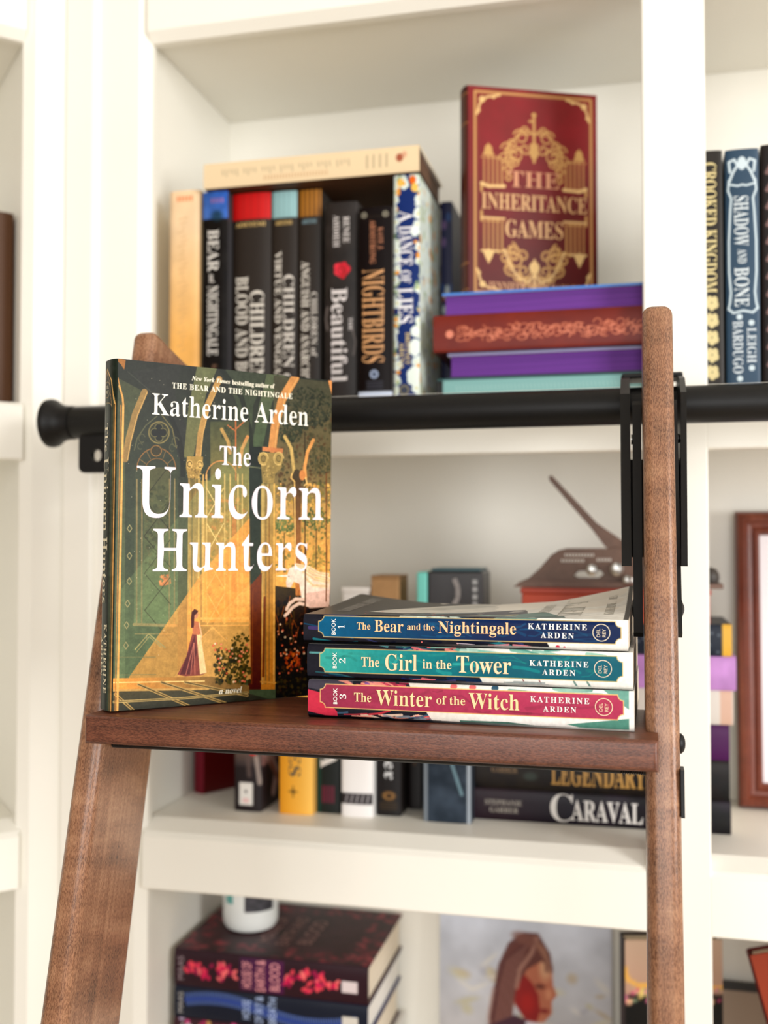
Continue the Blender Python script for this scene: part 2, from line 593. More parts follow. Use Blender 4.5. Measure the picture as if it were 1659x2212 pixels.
# ------------------------------------------------------------------ books
def book(name, label, t, h, d, loc, rz=0.0, lying=False, tilt=0.0, rx=0.0, u=K_, group=None, hard=True, bulge=None,
         spine=(60, 60, 60), front=None, back=None, mat='satin', pages='pages', lift=None, cat='book', sn=None, fn=None):
    """Local frame: spine at y = 0 facing -y, head up +z, front cover at +x.
    loc is where the spine's centre foot stands (upright) or the foot of the right-hand end (lying, head to the left)."""
    spine_c = spine if isinstance(spine, Canvas) else None
    base_c = press(np.array(spine) / 255.0) if spine_c is None else None
    front_c = front if isinstance(front, Canvas) else None
    fcol = press(np.array(front) / 255.0) if (front is not None and front_c is None) else (base_c if base_c is not None else lin(rgb(60, 60, 60)))
    bcol = press(np.array(back) / 255.0) if back is not None else fcol
    if bulge is None:
        bulge = 0.07 * t if hard else 0.03 * t
    w = 2.4 if hard else 0.5
    if lying:
        rot = (0, -PI / 2 + tilt, rz)
        L = (loc[0], loc[1], loc[2] + t / 2)
    else:
        rot = (rx, tilt, rz)
        L = loc
    root = thing(name, label, cat, L, rot, group, u)

    def sy(x):                                     # depth of the spine surface at thickness x
        q = np.clip(np.abs(2 * x / t), 0, 1)
        return bulge * (1 - np.sqrt(np.maximum(1 - 0.92 * q ** 2.6, 0))) * 1.3 if hard else bulge * q ** 6 * 3
    mb = MB()
    # spine
    if spine_c is not None:
        na, nb = (sn or (spine_c.W, max(spine_c.H, 9)))
    else:
        na, nb = 2, 13
    a = np.linspace(0, h, na)
    b = np.linspace(0, t, nb)
    A, B = np.meshgrid(a, b, indexing='ij')
    X = B - t / 2
    P = np.stack([X, sy(X), h - A], -1)
    C = spine_c.sample(A, t - B) if spine_c is not None else base_c
    mb.grid(P, C)
    ye = float(sy(np.array(t / 2)))
    # front board
    if front_c is not None:
        nu, nv = (fn or (front_c.W, front_c.H))
    else:
        nu, nv = (14, 30) if lift else (2, 2)
    uu = np.linspace(0, d, nu)
    vv = np.linspace(0, h, nv)
    U, V = np.meshgrid(uu, vv, indexing='ij')
    Lf = lift(U, V) if lift else np.zeros_like(U)
    Pf = np.stack([np.full_like(U, t / 2) + Lf, ye + U * (d - ye) / d, V], -1)
    mb.grid(Pf, front_c.sample(U, h - V) if front_c is not None else fcol)
    # inner face of the front board and its rims
    Pi = Pf.copy()
    Pi[..., 0] -= w
    rim = fcol if front_c is None else front_c.sample(U, h - V)
    inner = lin(rgb(232, 226, 214))
    if nu * nv < 3000:
        mb.grid(Pi, inner, True)
        for s_ in (np.s_[-1, :], np.s_[:, 0], np.s_[:, -1]):
            mb.grid(np.stack([Pf[s_], Pi[s_]], 0), fcol if front_c is None else np.stack([rim[s_]] * 2, 0))
    else:
        ia = [np.linspace(0, nu - 1, 5).astype(int), np.linspace(0, nv - 1, 5).astype(int)]
        mb.grid(Pi[np.ix_(ia[0], ia[1])], inner, True)
        for s_ in (np.s_[-1, :], np.s_[:, 0], np.s_[:, -1]):
            mb.grid(np.stack([Pf[s_], Pi[s_]], 0), np.stack([rim[s_]] * 2, 0))
    # back board
    mb.box(-t / 2, -t / 2 + w, ye, d, 0, h, bcol)
    # spine thickness
    xs = np.linspace(-t / 2, t / 2, 13)
    for z in (0.0, h):
        o_ = np.stack([xs, sy(xs), np.full(13, z)], -1)
        i_ = np.stack([xs, np.maximum(sy(xs) + w, ye), np.full(13, z)], -1)
        mb.grid(np.stack([o_, i_], 0), bcol)
    cov = mb.build('cover', MAT[mat], root, u, smooth=True)
    # page block
    ov = 3.0 if hard else 0.15
    pb = MB()
    x0, x1 = -t / 2 + w + .05, t / 2 - w - .05
    xs = np.linspace(x0, x1, 9)
    dip = (1.6 if hard else 0.0) * (1 - ((xs - (x0 + x1) / 2) / ((x1 - x0) / 2)) ** 2)
    yf = d - ov - dip
    yb = ye + w + .3
    if lift:
        # the top leaves bow with the cover
        vz = np.linspace(ov, h - ov, 24)
        XX, VV = np.meshgrid(xs, vz, indexing='ij')
        for yy, fl in ((np.full_like(XX, yb), True), (np.full_like(XX, d - ov), False)):
            LL = lift(yy, VV) * ((XX - x0) / (x1 - x0)) ** 3
            pb.grid(np.stack([XX + LL, yy, VV], -1), flip=fl)
        for ve in (ov, h - ov):
            yy = np.linspace(yb, d - ov, 12)
            X2, Y2 = np.meshgrid(xs, yy, indexing='ij')
            LL = lift(Y2, np.full_like(Y2, ve)) * ((X2 - x0) / (x1 - x0)) ** 3
            pb.grid(np.stack([X2 + LL, Y2, np.full_like(Y2, ve)], -1))
    else:
        n = 9
        v = [(x, yb, z) for z in (ov, h - ov) for x in xs] + [(x, y, z) for z in (ov, h - ov) for x, y in zip(xs, yf)]
        f = []
        for i in range(n - 1):
            f.append([i, i + 1, 2 * n + i + 1, 2 * n + i])
            f.append([n + i, 3 * n + i, 3 * n + i + 1, n + i + 1])
            f.append([2 * n + i, 2 * n + i + 1, 3 * n + i + 1, 3 * n + i])
            f.append([i, n + i, n + i + 1, i + 1])
        f.append([0, 2 * n, 3 * n, n])
        f.append([n - 1, 2 * n - 1, 4 * n - 1, 3 * n - 1])
        pb.add(v, f)
    pb.build('page_block', MAT[pages], root, u, fixn=True)

    def m_spine(x, y, e):                          # reading down the spine; y: across, from the back-cover side
        X = y - t / 2
        return np.stack([X, sy(X) - e, h - x], -1)

    def m_up(x, y, e):                             # upright on the spine; x across from the back side, y up from the foot
        X = x - t / 2
        return np.stack([X, sy(X) - e, y], -1)

    def m_front(x, y, e):                          # on the front cover, y up from the foot
        L_ = lift(x, y) if lift else 0
        return np.stack([np.full_like(x, t / 2 + e) + L_, ye + x * (d - ye) / d, y], -1)
    return root, dict(spine=m_spine, up=m_up, front=m_front, u=u, h=h, t=t, d=d, cover=cov)


def lettering(root, fm, name, col, lines, rough=0.4, metal=0.0, u=None):
    """lines: (where, text, x0, x1, base, cap, style[, offset, space, eps]); every line is a part of its own"""
    for L in lines:
        where, s, x0, x1, base, cap, style = L[:7]
        off = L[7] if len(L) > 7 else 0.0
        sp = L[8] if len(L) > 8 else 1.0
        e = L[9] if len(L) > 9 else 0.3
        mb = MB()
        put_text(mb, s, x0, x1, base, cap, fm[where], style, off, sp, e)
        if mb.n:
            mb.build(name, ink(col, rough, metal), fm['cover'], u or fm['u'])


# ------------------------------------------------------------------ the setting
def struct(o):
    o['kind'] = 'structure'
    return o


mb = MB()
mb.box(-2600, 2600, -2200, 1900, -20, 0)
struct(mb.build('floor', MAT['floor'], u=M_))
mb = MB()
mb.box(-2600, 2600, 1330 * .89, 1330 * .89 + 60, 0, 2700)
struct(mb.build('wall_back', MAT['wall'], u=M_))
mb = MB()
mb.box(-1040, -965, -2200, 490, 0, 2700)
struct(mb.build('wall_left', MAT['taupe'], u=M_))

mb = MB()
mb.box(-1040, 2600, -2200, 1180, 2700, 2760)
struct(mb.build('ceiling', MAT['wall'], u=M_))

FLOOR_Z = -ZC / K_            # floor in bookcase units
TOP_Z = 1070.0


def part(mbx, name, root, mat='paint', smooth=True):
    return mbx.build(name, MAT[mat], root, K_, smooth=smooth)


# levels of the shelf bands: (bottom of band, top of band = shelf surface)
BANDS = [(-1301, -1239), (-838, -777), (-374, -314), (87, 149), (549, 611), (1008, 1070)]


def stile_outline(x0, x1, ch_left, ch_right, y0, y1, ch=11):
    p = []
    p += [(x0 + ch, y0), ] if ch_left else [(x0, y0)]
    p += [(x1 - ch, y0), (x1, y0 + ch)] if ch_right else [(x1, y0)]
    p += [(x1, y1), (x0, y1)]
    if ch_left:
        p.append((x0, y0 + ch))
    return p


def bands(root, x0, x1, y0, ch_rows=True):
    for zb, zt in BANDS:
        m = MB()
        c = 10 if zb > 400 else 0
        pr = [(y0, zb + c), (y0 + c, zb)] if c else [(y0 + 1.5, zb), ]
        pr += [(y0 + 20, zb), (y0 + 20, zt), (y0 + 4, zt), (y0, zt - 4)]
        if not c:
            pr.append((y0, zb + 1.5))
        m.prism([(p[0], p[1] - (9 if c and abs(p[1] - zb) < .1 else 0)) for p in pr] if False else pr, x0, x1, 'x')
        m.build('face_rail', MAT['paint'], root, K_, fixn=True)


def shelves(root, x0, x1, y0, y1):
    for zb, zt in BANDS[:-1]:
        m = MB()
        m.box(x0, x1, y0, y1, (557 if zb == 549 else zt - 25), zt) if zb != -374 else m.prism(
            [(y0, zt - 25), (y1, zt - 25), (y1, zt + 11), (y0 + 6, zt + 11), (y0 - 16, zt + 1), (y0 - 16, zt + .1), (y0, zt + .1)], x0, x1, 'x')
        m.build('shelf_board', MAT['paint'], root, K_)


# main bookcase -------------------------------------------------
case = thing('built_in_bookcase', 'wide white built-in bookcase behind the wooden ladder', 'bookcase', (0, 0, 0), u=K_)
case['kind'] = 'structure'
FY = 1030
m = MB(); m.prism(stile_outline(-576, -516, False, True, FY, FY + 20), FLOOR_Z, TOP_Z); m.build('stile', MAT['paint'], case, K_, fixn=True)
m = MB(); m.box(9, 68, FY, FY + 20, FLOOR_Z, TOP_Z, bev=1.6, seg=2); part(m, 'stile', case, smooth=False)
m = MB(); m.box(590, 650, FY, FY + 20, FLOOR_Z, TOP_Z, bev=1.6, seg=2); part(m, 'stile', case, smooth=False)
m = MB(); m.prism([(-611, FY - 7), (-580, FY - 7), (-577, FY - 6), (-575, FY - 3), (-574, FY + 1), (-574, FY + 16), (-611, FY + 16)], FLOOR_Z, TOP_Z)
m.build('filler_strip', MAT['paint'], case, K_, fixn=True)
bands(case, -517, 9.5, FY)
bands(case, 67.5, 591, FY)
shelves(case, -522.5, 605, FY + 20, 1281.5)
m = MB(); m.box(-541, -523, FY + 20, 1290, FLOOR_Z, TOP_Z); part(m, 'side_panel', case)
m = MB(); m.box(605, 623, FY + 20, 1290, FLOOR_Z, TOP_Z); part(m, 'side_panel', case)
m = MB(); m.box(-523, 605, 1282, 1290, FLOOR_Z, TOP_Z); part(m, 'back_panel', case)

# corner bookcase, set at 45 degrees ------------------------------
corner = thing('corner_bookcase', 'white corner bookcase at the left edge, turned away from the main one', 'bookcase',
               (-611, 1029, 0), (0, 0, math.radians(45)), u=K_)
corner['kind'] = 'structure'
m = MB(); m.prism(stile_outline(-48, 0, True, False, 0, 20), FLOOR_Z, TOP_Z); m.build('stile', MAT['paint'], corner, K_, fixn=True)
m = MB(); m.prism(stile_outline(-640, -580, False, True, 0, 20), FLOOR_Z, TOP_Z); m.build('stile', MAT['paint'], corner, K_, fixn=True)
bands(corner, -581, -47, 0)
shelves(corner, -584, -44.5, 20, 419.5)
m = MB(); m.box(-44, -26, 20, 428, FLOOR_Z, TOP_Z); part(m, 'side_panel', corner)
m = MB(); m.box(-602, -584, 20, 428, FLOOR_Z, TOP_Z); part(m, 'side_panel', corner)
m = MB(); m.box(-584, -44, 420, 428, FLOOR_Z, TOP_Z); part(m, 'back_panel', corner)

CORNER_BOOKS = [(-70, 26, 222, (88, 60, 42)), (-100, 28, 204, (106, 76, 52)), (-131, 29, 230, (74, 52, 40))]

# ------------------------------------------------------------------ ladder rail (black pipe along the bookcase)
PY, PZ, PR = 955 * .89, 120.5 * .89, 16.7 * .89        # mm
pipe = thing('ladder_rail', 'black metal pipe rail running along the front of the bookcase', 'rail', (0, 0, 0), u=M_)
m = MB()
m.lathe([(PR - .6, -505), (PR, -504), (PR, 560), (PR - .6, 561)], 'x', n=48, o=(0, PY, PZ))
m.build('pipe', MAT['black'], pipe, smooth=True)
m = MB()
m.lathe([(20.5, -523), (22, -522), (22.3, -519), (21.6, -516), (18.6, -512), (16.4, -507.5), (15.6, -502), (15.4, -497)], 'x', n=48, o=(0, PY, PZ))
m.build('end_cap', MAT['black'], pipe, smooth=True)


def bracket(x0):
    w, ht = 38.0, 34.0
    z1 = PZ - PR + 3.0

    def rr(cx, cz, hw, hh, r, n=6):
        p = []
        for sx, sz, a in ((1, 1, 0), (-1, 1, 90), (-1, -1, 180), (1, -1, 270)):
            for k in range(n + 1):
                t = math.radians(a + 90 * k / n)
                p.append((cx + sx * (hw - r) + r * math.cos(t), cz + sz * (hh - r) + r * math.sin(t)))
        return p
    v, f = outline_mesh([rr(x0 + w / 2, z1 - ht / 2, w / 2, ht / 2, 5), rr(x0 + 17, z1 - ht / 2 - 2, 5.2, 6.0, 5.1)], 5.0, 0.6)
    m = MB()
    m.add(np.stack([v[:, 0], PY - 4 + v[:, 2], v[:, 1]], -1), f)
    m.build('mounting_plate', MAT['black'], pipe, fixn=True)
    m = MB()
    m.box(x0 + 27, x0 + 34, PY - 2, FY * .89 - .3, z1 - 28, z1 - 8, bev=1)
    m.build('standoff_arm', MAT['black'], pipe)


bracket(-488)
bracket(400)

# ------------------------------------------------------------------ ladder
TH = math.radians(14.68)
TAN = math.tan(TH)
Y0, ZS = 646.0, -115.0
ladder = thing('library_ladder', 'brown stained wooden library ladder leaning on the black rail', 'ladder', (0, 0, 0), u=M_)


def rail(x0, x1):
    """one side board, built upright then leaned back about x"""
    top, dep = 160.0, 82.0
    ln = (top + 1400) / math.cos(TH) + 25
    bm = bmesh.new()
    bmesh.ops.create_cube(bm, size=1)
    for v in bm.verts:
        v.co = (x0 + (v.co.x + .5) * (x1 - x0), (v.co.y + .5) * dep, -ln + (v.co.z + .5) * ln)
    ed = [e for e in bm.edges if abs(e.verts[0].co.z - e.verts[1].co.z) > 10 or e.verts[0].co.z > -1 and e.verts[1].co.z > -1]
    bmesh.ops.bevel(bm, geom=ed, offset=6.6, segments=6, profile=0.5, affect='EDGES')
    m = MB()
    bm.verts.ensure_lookup_table()
    m.add([v.co[:] for v in bm.verts], [[v.index for v in f.verts] for f in bm.faces])
    bm.free()
    o = m.build('side_rail', MAT['rail'], ladder, smooth=True)
    o.location = (0, (Y0 + (top - ZS) * TAN) * M_, top * M_)
    o.rotation_euler = (-TH, 0, 0)
    # trim the foot level with the floor
    me = o.data
    bm = bmesh.new(); bm.from_mesh(me)
    mw = Matrix.Translation(o.location) @ Matrix.Rotation(-TH, 4, 'X')
    inv = mw.inverted()
    co = inv @ Vector((0, 0, -ZC + .001)); no = (inv.to_3x3() @ Vector((0, 0, 1)))
    r = bmesh.ops.bisect_plane(bm, geom=bm.verts[:] + bm.edges[:] + bm.faces[:], plane_co=co, plane_no=no, clear_inner=True)
    bmesh.ops.holes_fill(bm, edges=[e for e in bm.edges if len(e.link_faces) == 1])
    bm.to_mesh(me); bm.free()
    return o


XL0, XL1, XR0, XR1 = -371.5, -352.0, 5.4, 25.4
rail(XL0, XL1)
rail(XR0, XR1)
# step: one board, wider in front of the side rails than between them
m = MB()
bm = bmesh.new()
zt, zb = -115.0, -133.6
pl_ = [(-352.6, 617.5), (12.4, 617.5), (12.4, 643.5), (5.7, 645.5), (5.7, 728), (-351.9, 728), (-351.9, 640)]
vs = [bm.verts.new((x, y, zb)) for x, y in pl_]
fc = bm.faces.new(vs)
ex = bmesh.ops.extrude_face_region(bm, geom=[fc])
for v in [g for g in ex['geom'] if isinstance(g, bmesh.types.BMVert)]:
    v.co.z = zt
bmesh.ops.recalc_face_normals(bm, faces=bm.faces[:])
ed = [e for e in bm.edges if all(v.co.y < 618 for v in e.verts)]
bmesh.ops.bevel(bm, geom=ed, offset=3.2, segments=4, profile=0.5, affect='EDGES')
bm.verts.ensure_lookup_table()
m.add([v.co[:] for v in bm.verts], [[v.index for v in f.verts] for f in bm.faces])
bm.free()
m.build('step', MAT['step'], ladder, smooth=True)
# threaded tie rod under the step
m = MB()
prof = [(4.1, XL1 + .1)]
for k in range(10):
    prof += [(4.1, XL1 + .1 + k * 1.4), (3.5, XL1 + .5 + k * 1.4), (4.1, XL1 + 1.0 + k * 1.4)]
prof += [(4.0, XL1 + 16), (4.0, XR0 - 16)]
for k in range(10):
    prof += [(4.1, XR0 - 15 + k * 1.4), (3.5, XR0 - 14.5 + k * 1.4), (4.1, XR0 - 14 + k * 1.4)]
prof += [(4.1, XR0 - .1)]
m.lathe(prof, 'x', n=20, o=(0, 657, -139.4))
m.build('tie_rod', MAT['black'], ladder, smooth=True)
# hardware on the outer face of the right rail
m = MB()
m.lathe([(6.2, XR1 - .1), (6.0, XR1 + 1.0), (4.6, XR1 + 2.4), (2.4, XR1 + 3.2), (.2, XR1 + 3.4)], 'x', n=24, o=(0, 655, -123))
m.build('bolt_head', MAT['black'], ladder, smooth=True)
m = MB()
m.prism([(640, -136), (652, -136), (648, -163), (636, -163)], XR1 - .1, XR1 + 2.0, 'x')
m.build('side_plate', MAT['black'], ladder, fixn=True)


# hook bracket: a long channel from the side rail up over the pipe
hk = thing('hook_tmp', 'x', 'x', (0, 0, 0), u=M_)
bpy.data.objects.remove(hk)


def cheek(x0, x1, x0t, x1t):
    """a steel cheek, edge-on to the room, running from the ladder to the pipe"""
    ri, ro = PR + .5, PR + 9.5
    pr = [(700, -17), (726, -17), (806, 78)]
    pr += [(PY + ri * math.cos(a), PZ + ri * math.sin(a)) for a in np.radians(np.linspace(222, -20, 22))]
    pr += [(PY + ro * math.cos(a), PZ + ro * math.sin(a)) for a in np.radians(np.linspace(-20, 118, 16))]
    pr += [(800, 121), (768, 106)]
    n = len(pr)
    v = []
    for side in (0, 1):
        for y, z in pr:
            u = min(max((z + 17) / 148.0, 0), 1)
            a, b = x0 + (x0t - x0) * u, x1 + (x1t - x1) * u
            v.append(((a, b)[side], y, z))
    f = [list(range(n))[::-1], list(range(n, 2 * n))] + [[i, (i + 1) % n, n + (i + 1) % n, n + i] for i in range(n)]
    m = MB()
    m.add(v, f)
    return m.build('hook_cheek', MAT['black'], ladder, fixn=True)


cheek(-8.8, -2.4, -10.2, -3.4)
cheek(29.0, 33.0, 33.0, 37.0)
m = MB()       # bridge over the pipe
m.box(-9.6, 37.0, 836, 866, 127.6, 131.6, bev=1.4)
m.build('hook_bridge', MAT['black'], ladder)
m = MB()       # web closing the channel behind the side rail
v = []
for y, z in ((806, -12), (850, 60)):
    for x in (-4.0, 33.0):
        v += [(x, y - 60, z), (x, y - 56, z)]
m.add(v, [(0, 2, 6, 4), (1, 5, 7, 3), (0, 4, 5, 1), (2, 3, 7, 6), (0, 1, 3, 2), (4, 6, 7, 5)])
m.build('hook_web', MAT['black'], ladder, fixn=True)


def arm(x0, x1):
    """inner arm that slides in the channel, bolted to the side rail"""
    m = MB()
    m.prism([(694, -60), (698, -63), (714, -63), (718, -60), (776, 96), (774, 99), (756, 99), (753, 96)], x0, x1, 'x')
    o = m.build('hook_arm', MAT['black'], ladder, fixn=True)
    return o


arm(-1.4, 4.6)
arm(25.5, 29.2)
for xa, xb in ((-2.4, -1.4), (29.2, 31.0)):
    m = MB()
    s_ = 1 if xb > 10 else -1
    h0, h1 = (xa, xb) if s_ > 0 else (xb, xa)
    m.lathe([(6.0, h0), (5.6, h0 + s_ * .4), (4.2, h0 + s_ * .8), (1.5, h1)], 'x', n=24, o=(0, 707, -45))
    m.build('arm_bolt', MAT['black'], ladder, smooth=True, fixn=True)
for xa in (-.2, 30.6):
    m = MB()
    m.lathe([(3.6, xa - 2.2), (3.6, xa - 1), (3.0, xa + .6), (1, xa + 1)], 'x', n=20, o=(0, 760, 72))
    m.build('steel_pin', MAT['steel'], ladder, smooth=True, fixn=True)

# ------------------------------------------------------------------ the hardcover on the step
def homography(src, dst):
    A = []
    for (x, y), (u, v) in zip(src, dst):
        A += [[x, y, 1, 0, 0, 0, -u * x, -u * y, -u], [0, 0, 0, x, y, 1, -v * x, -v * y, -v]]
    return np.linalg.svd(np.array(A, float))[2][-1].reshape(3, 3)


HB = 3.6 * 1.3 * (1 - math.sqrt(.08))            # how far the rounded back stands out
HW, HH, HT = 164.0 + HB, 235.4, 22.5
_H = homography([(431, 232), (1521, 360), (1498, 1955), (386, 2038)], [(0, 0), (HW, 0), (HW, HH), (0, HH)])  # cover corners in image crop pixels, mapped to the flat cover


def image_to_cover(p):
    """image pixels of the cover -> millimetres on the cover (y down)"""
    p = np.asarray(p, float).reshape(-1, 2)
    q = np.c_[p, np.ones(len(p))] @ _H.T
    return q[:, :2] / q[:, 2:]


def cover_art():
    cv = Canvas(HW, HH, 4.3, (60, 62, 53), image_to_cover)  # artwork points below are given in image pixels
    r = np.random.RandomState(3)
    P, G, L, S, ARC = cv.poly, cv.gpoly, cv.line, cv.spot, cv.arc

    def foliage(x0, x1, y0, y1, n, cols, s0, s1, al=.9):
        for i in range(n):
            x, y = r.uniform(x0, x1), r.uniform(y0, y1)
            c = np.array(cols[r.randint(len(cols))]) + r.randint(-8, 9)
            k = r.uniform(s0, s1)
            S(x, y, k, k * r.uniform(.45, .9), c, al, .35, r.uniform(0, 3))

    def tree(x, y, rad, n, cols):
        for i in range(n):
            a, q = r.uniform(0, 2 * PI), rad * math.sqrt(r.rand())
            k = r.uniform(.7, 1.9)
            S(x + q * math.cos(a), y + q * .9 * math.sin(a), k, k * .6, np.array(cols[r.randint(len(cols))]) + r.randint(-8, 9), .9, .4, r.uniform(0, 3))
    # hall: green stone, darker vault
    G([(380, 200), (1530, 200), (1530, 2050), (380, 2050)], (54, 56, 50), (88, 102, 76), (900, 250), (900, 1800))
    G([(428, 330), (575, 410), (500, 560), (462, 760), (452, 1870), (395, 1900)], (84, 88, 66), (104, 118, 88), (480, 340), (430, 1800))
    P([(500, 300), (760, 260), (720, 420), (800, 640), (770, 740), (735, 740), (700, 560), (590, 420)], (60, 61, 56))
    G([(838, 265), (945, 275), (880, 420), (812, 740), (762, 740), (790, 480)], (112, 116, 82), (120, 118, 80), (850, 280), (790, 740))
    G([(960, 290), (1190, 320), (1120, 480), (1105, 690), (1060, 690), (1040, 480)], (70, 76, 62), (80, 92, 68), (1000, 300), (1080, 690))
    G([(1190, 320), (1285, 330), (1215, 470), (1165, 700), (1110, 700), (1150, 480)], (96, 104, 78), (86, 100, 74), (1240, 320), (1140, 700))
    L([(610, 430), (690, 510), (740, 640), (757, 760), (760, 1000)], 3.6, (46, 47, 41), .8)
    L([(965, 300), (1062, 440), (1100, 600), (1108, 690)], 3.8, (48, 52, 44), .9)
    L([(480, 300), (640, 440), (700, 520)], .7, (78, 80, 70), .8)
    # garden seen between the columns
    G([(1225, 330), (1530, 370), (1530, 1000), (1225, 1000)], (84, 82, 64), (150, 128, 84), (1400, 400), (1400, 980))
    G([(1225, 980), (1530, 980), (1530, 1500), (1225, 1500)], (196, 158, 96), (238, 178, 96), (1400, 980), (1400, 1280))
    G([(1225, 1400), (1530, 1440), (1530, 2040), (1225, 2040)], (74, 62, 34), (30, 22, 12), (1400, 1420), (1400, 1750))
    G([(900, 560), (1098, 560), (1098, 860), (900, 860)], (84, 88, 62), (140, 128, 80), (1000, 560), (1000, 860))
    G([(850, 860), (1098, 860), (1098, 1580), (850, 1580)], (150, 138, 84), (244, 176, 92), (980, 860), (980, 1250))
    foliage(1230, 1520, 560, 900, 320, [(92, 88, 62), (80, 78, 56), (112, 100, 70), (104, 80, 56)], .8, 2.4, .8)
    foliage(1230, 1520, 880, 1330, 420, [(200, 160, 84), (168, 144, 80), (238, 186, 104), (130, 126, 74)], .7, 2.0)
    tree(1400, 500, 120, 420, [(62, 66, 52), (54, 58, 46), (74, 76, 58)])
    tree(1310, 620, 60, 150, [(60, 66, 50), (72, 76, 56)])
    tree(1480, 760, 75, 170, [(84, 84, 60), (74, 76, 56), (104, 96, 66)])
    tree(1275, 1090, 55, 90, [(110, 124, 76), (130, 138, 84), (96, 110, 66)])
    tree(1440, 1060, 70, 120, [(106, 116, 72), (124, 128, 78), (90, 100, 62)])
    tree(1440, 1270, 50, 60, [(190, 158, 84), (160, 140, 78)])
    tree(1000, 620, 46, 80, [(72, 76, 56), (90, 90, 62)])
    for x, y0, y1, c in ((1030, 560, 1300, (205, 120, 70)), (1382, 620, 1420, (70, 58, 42)), (1490, 830, 1450, (128, 78, 46)), (1275, 1130, 1330, (128, 104, 60)), (1438, 1120, 1330, (120, 92, 56))):
        L([(x, y0), (x - 3, y1)], 1.0, c, .95)
    L([(1030, 600), (1075, 560)], .9, (190, 120, 74)); L([(1030, 610), (990, 580)], .9, (190, 120, 74))
    # far pointed arches in pale stone
    for pts, c in (([(1280, 640), (1312, 700), (1325, 810), (1325, 840)], (206, 176, 112)), ([(1425, 660), (1395, 720), (1380, 800), (1384, 850)], (226, 164, 98)), ([(958, 600), (990, 660), (1000, 720)], (190, 156, 96)), ([(1090, 640), (1062, 700), (1048, 790)], (214, 152, 92))):
        L(pts, 2.6, c)
    G([(1318, 830), (1362, 830), (1358, 1450), (1330, 1450)], (86, 68, 48), (196, 130, 72), (1340, 830), (1340, 1350))
    L([(1315, 830), (1310, 850), (1328, 870), (1330, 1300)], 1.0, (236, 196, 124))
    S(1340, 835, 3.2, 4.2, (84, 72, 54)); S(1368, 838, 2.6, 4.0, (206, 140, 84))
    L([(1385, 850), (1392, 880), (1378, 890)], 1.0, (240, 200, 130))
    # lattice windows
    G([(512, 800), (738, 800), (735, 1590), (500, 1590)], (72, 78, 62), (112, 126, 92), (620, 800), (620, 1580))
    G([(560, 790), (690, 790), (690, 1570), (548, 1570)], (94, 94, 66), (108, 124, 88), (620, 790), (620, 1560))
    foliage(565, 690, 880, 1300, 170, [(84, 88, 62), (104, 102, 70), (74, 80, 58)], .8, 2.2, .7)
    tree(660, 1370, 34, 50, [(236, 142, 88), (216, 120, 76)])
    for x in (522, 548, 690, 716):
        L([(x, 850), (x - 8, 1585)], 1.0, (146, 130, 92))
    for k in range(4):
        y = 860 + k * 190
        L([(556, y + 90), (690, y - 80)], .55, (66, 66, 50)); L([(556, y + 90), (690, y + 250)], .55, (66, 66, 50))
    L([(500, 1592), (738, 1600)], 2.0, (160, 140, 98)); L([(505, 1640), (690, 1642)], .7, (150, 134, 92))
    L(ARC(622, 800, 100, 110, 0, 180), .8, (146, 108, 66)); L(ARC(625, 810, 62, 66, 0, 180), .7, (136, 104, 64))
    for a in (30, 60, 90, 120, 150):
        t = math.radians(a)
        L([(624 + 64 * math.cos(t), 806 - 70 * math.sin(t)), (622 + 98 * math.cos(t), 800 - 108 * math.sin(t))], .6, (128, 106, 70))
    S(622, 705, 4.4, 4.4, (70, 66, 50)); L(ARC(622, 705, 27, 27, 0, 360, 40), .7, (150, 116, 70))
    S(637, 612, 7.8, 7.8, (66, 68, 55)); L(ARC(637, 612, 52, 54, 0, 360, 48), 1.0, (138, 126, 84))
    for dx, dy in ((0, -24), (0, 24), (-22, 0), (22, 0)):
        S(637 + dx, 612 + dy, 3.3, 3.3, (118, 112, 78)); S(637 + dx, 612 + dy, 2.6, 2.6, (46, 48, 41))
    S(637, 612, 3.0, 3.0, (46, 48, 41))
    L([(510, 700), (525, 640), (570, 575), (628, 528)], .8, (104, 104, 78)); L([(650, 520), (705, 590), (726, 690)], .8, (128, 118, 80))
    for x, y, q in ((550, 640, 16), (722, 660, 18), (705, 690, 14), (540, 680, 12)):
        L(ARC(x, y, q, q * 1.3, 20, 300), .6, (98, 98, 74))
    G([(870, 860), (1090, 860), (1090, 1585), (868, 1585)], (128, 118, 70), (232, 158, 78), (980, 860), (980, 1400), .8)
    foliage(885, 1080, 930, 1500, 260, [(206, 158, 84), (238, 182, 104), (160, 140, 80), (226, 140, 78)], .8, 2.2, .7)
    L(ARC(955, 850, 80, 90, 20, 180), .9, (206, 150, 90))
    for x in (862, 880, 972, 1000, 1040, 1062):
        L([(x, 830), (x - 6, 1580)], 1.0, (244, 196, 122), .85)
    L([(1020, 1000), (1012, 1560)], 3.2, (226, 118, 62), .55)
    for k in range(4):
        y = 900 + k * 180
        L([(880, y), (965, y + 150)], .7, (252, 212, 140)); L([(965, y), (878, y + 150)], .7, (252, 212, 140))
    L([(845, 1565), (1095, 1565)], 1.6, (252, 210, 136)); L([(845, 1600), (1090, 1600)], .8, (250, 200, 124))
    L([(850, 1660), (905, 1610), (975, 1680)], .7, (250, 206, 134), .8)
    for pts in (([(790, 700), (850, 560)],), ):
        pass
    # stone ribs
    for pts, w, c in (([(565, 405), (515, 520), (480, 650), (462, 745)], 4.6, (160, 132, 84)),
                      ([(948, 345), (885, 480), (850, 620), (836, 742)], 4.4, (188, 150, 92)),
                      ([(1335, 342), (1268, 450), (1230, 590), (1216, 700)], 6.6, (206, 150, 92))):
        L(pts, w, c)
        L([(x + 12, y + 4) for x, y in pts], .6, (232, 190, 122), .7)
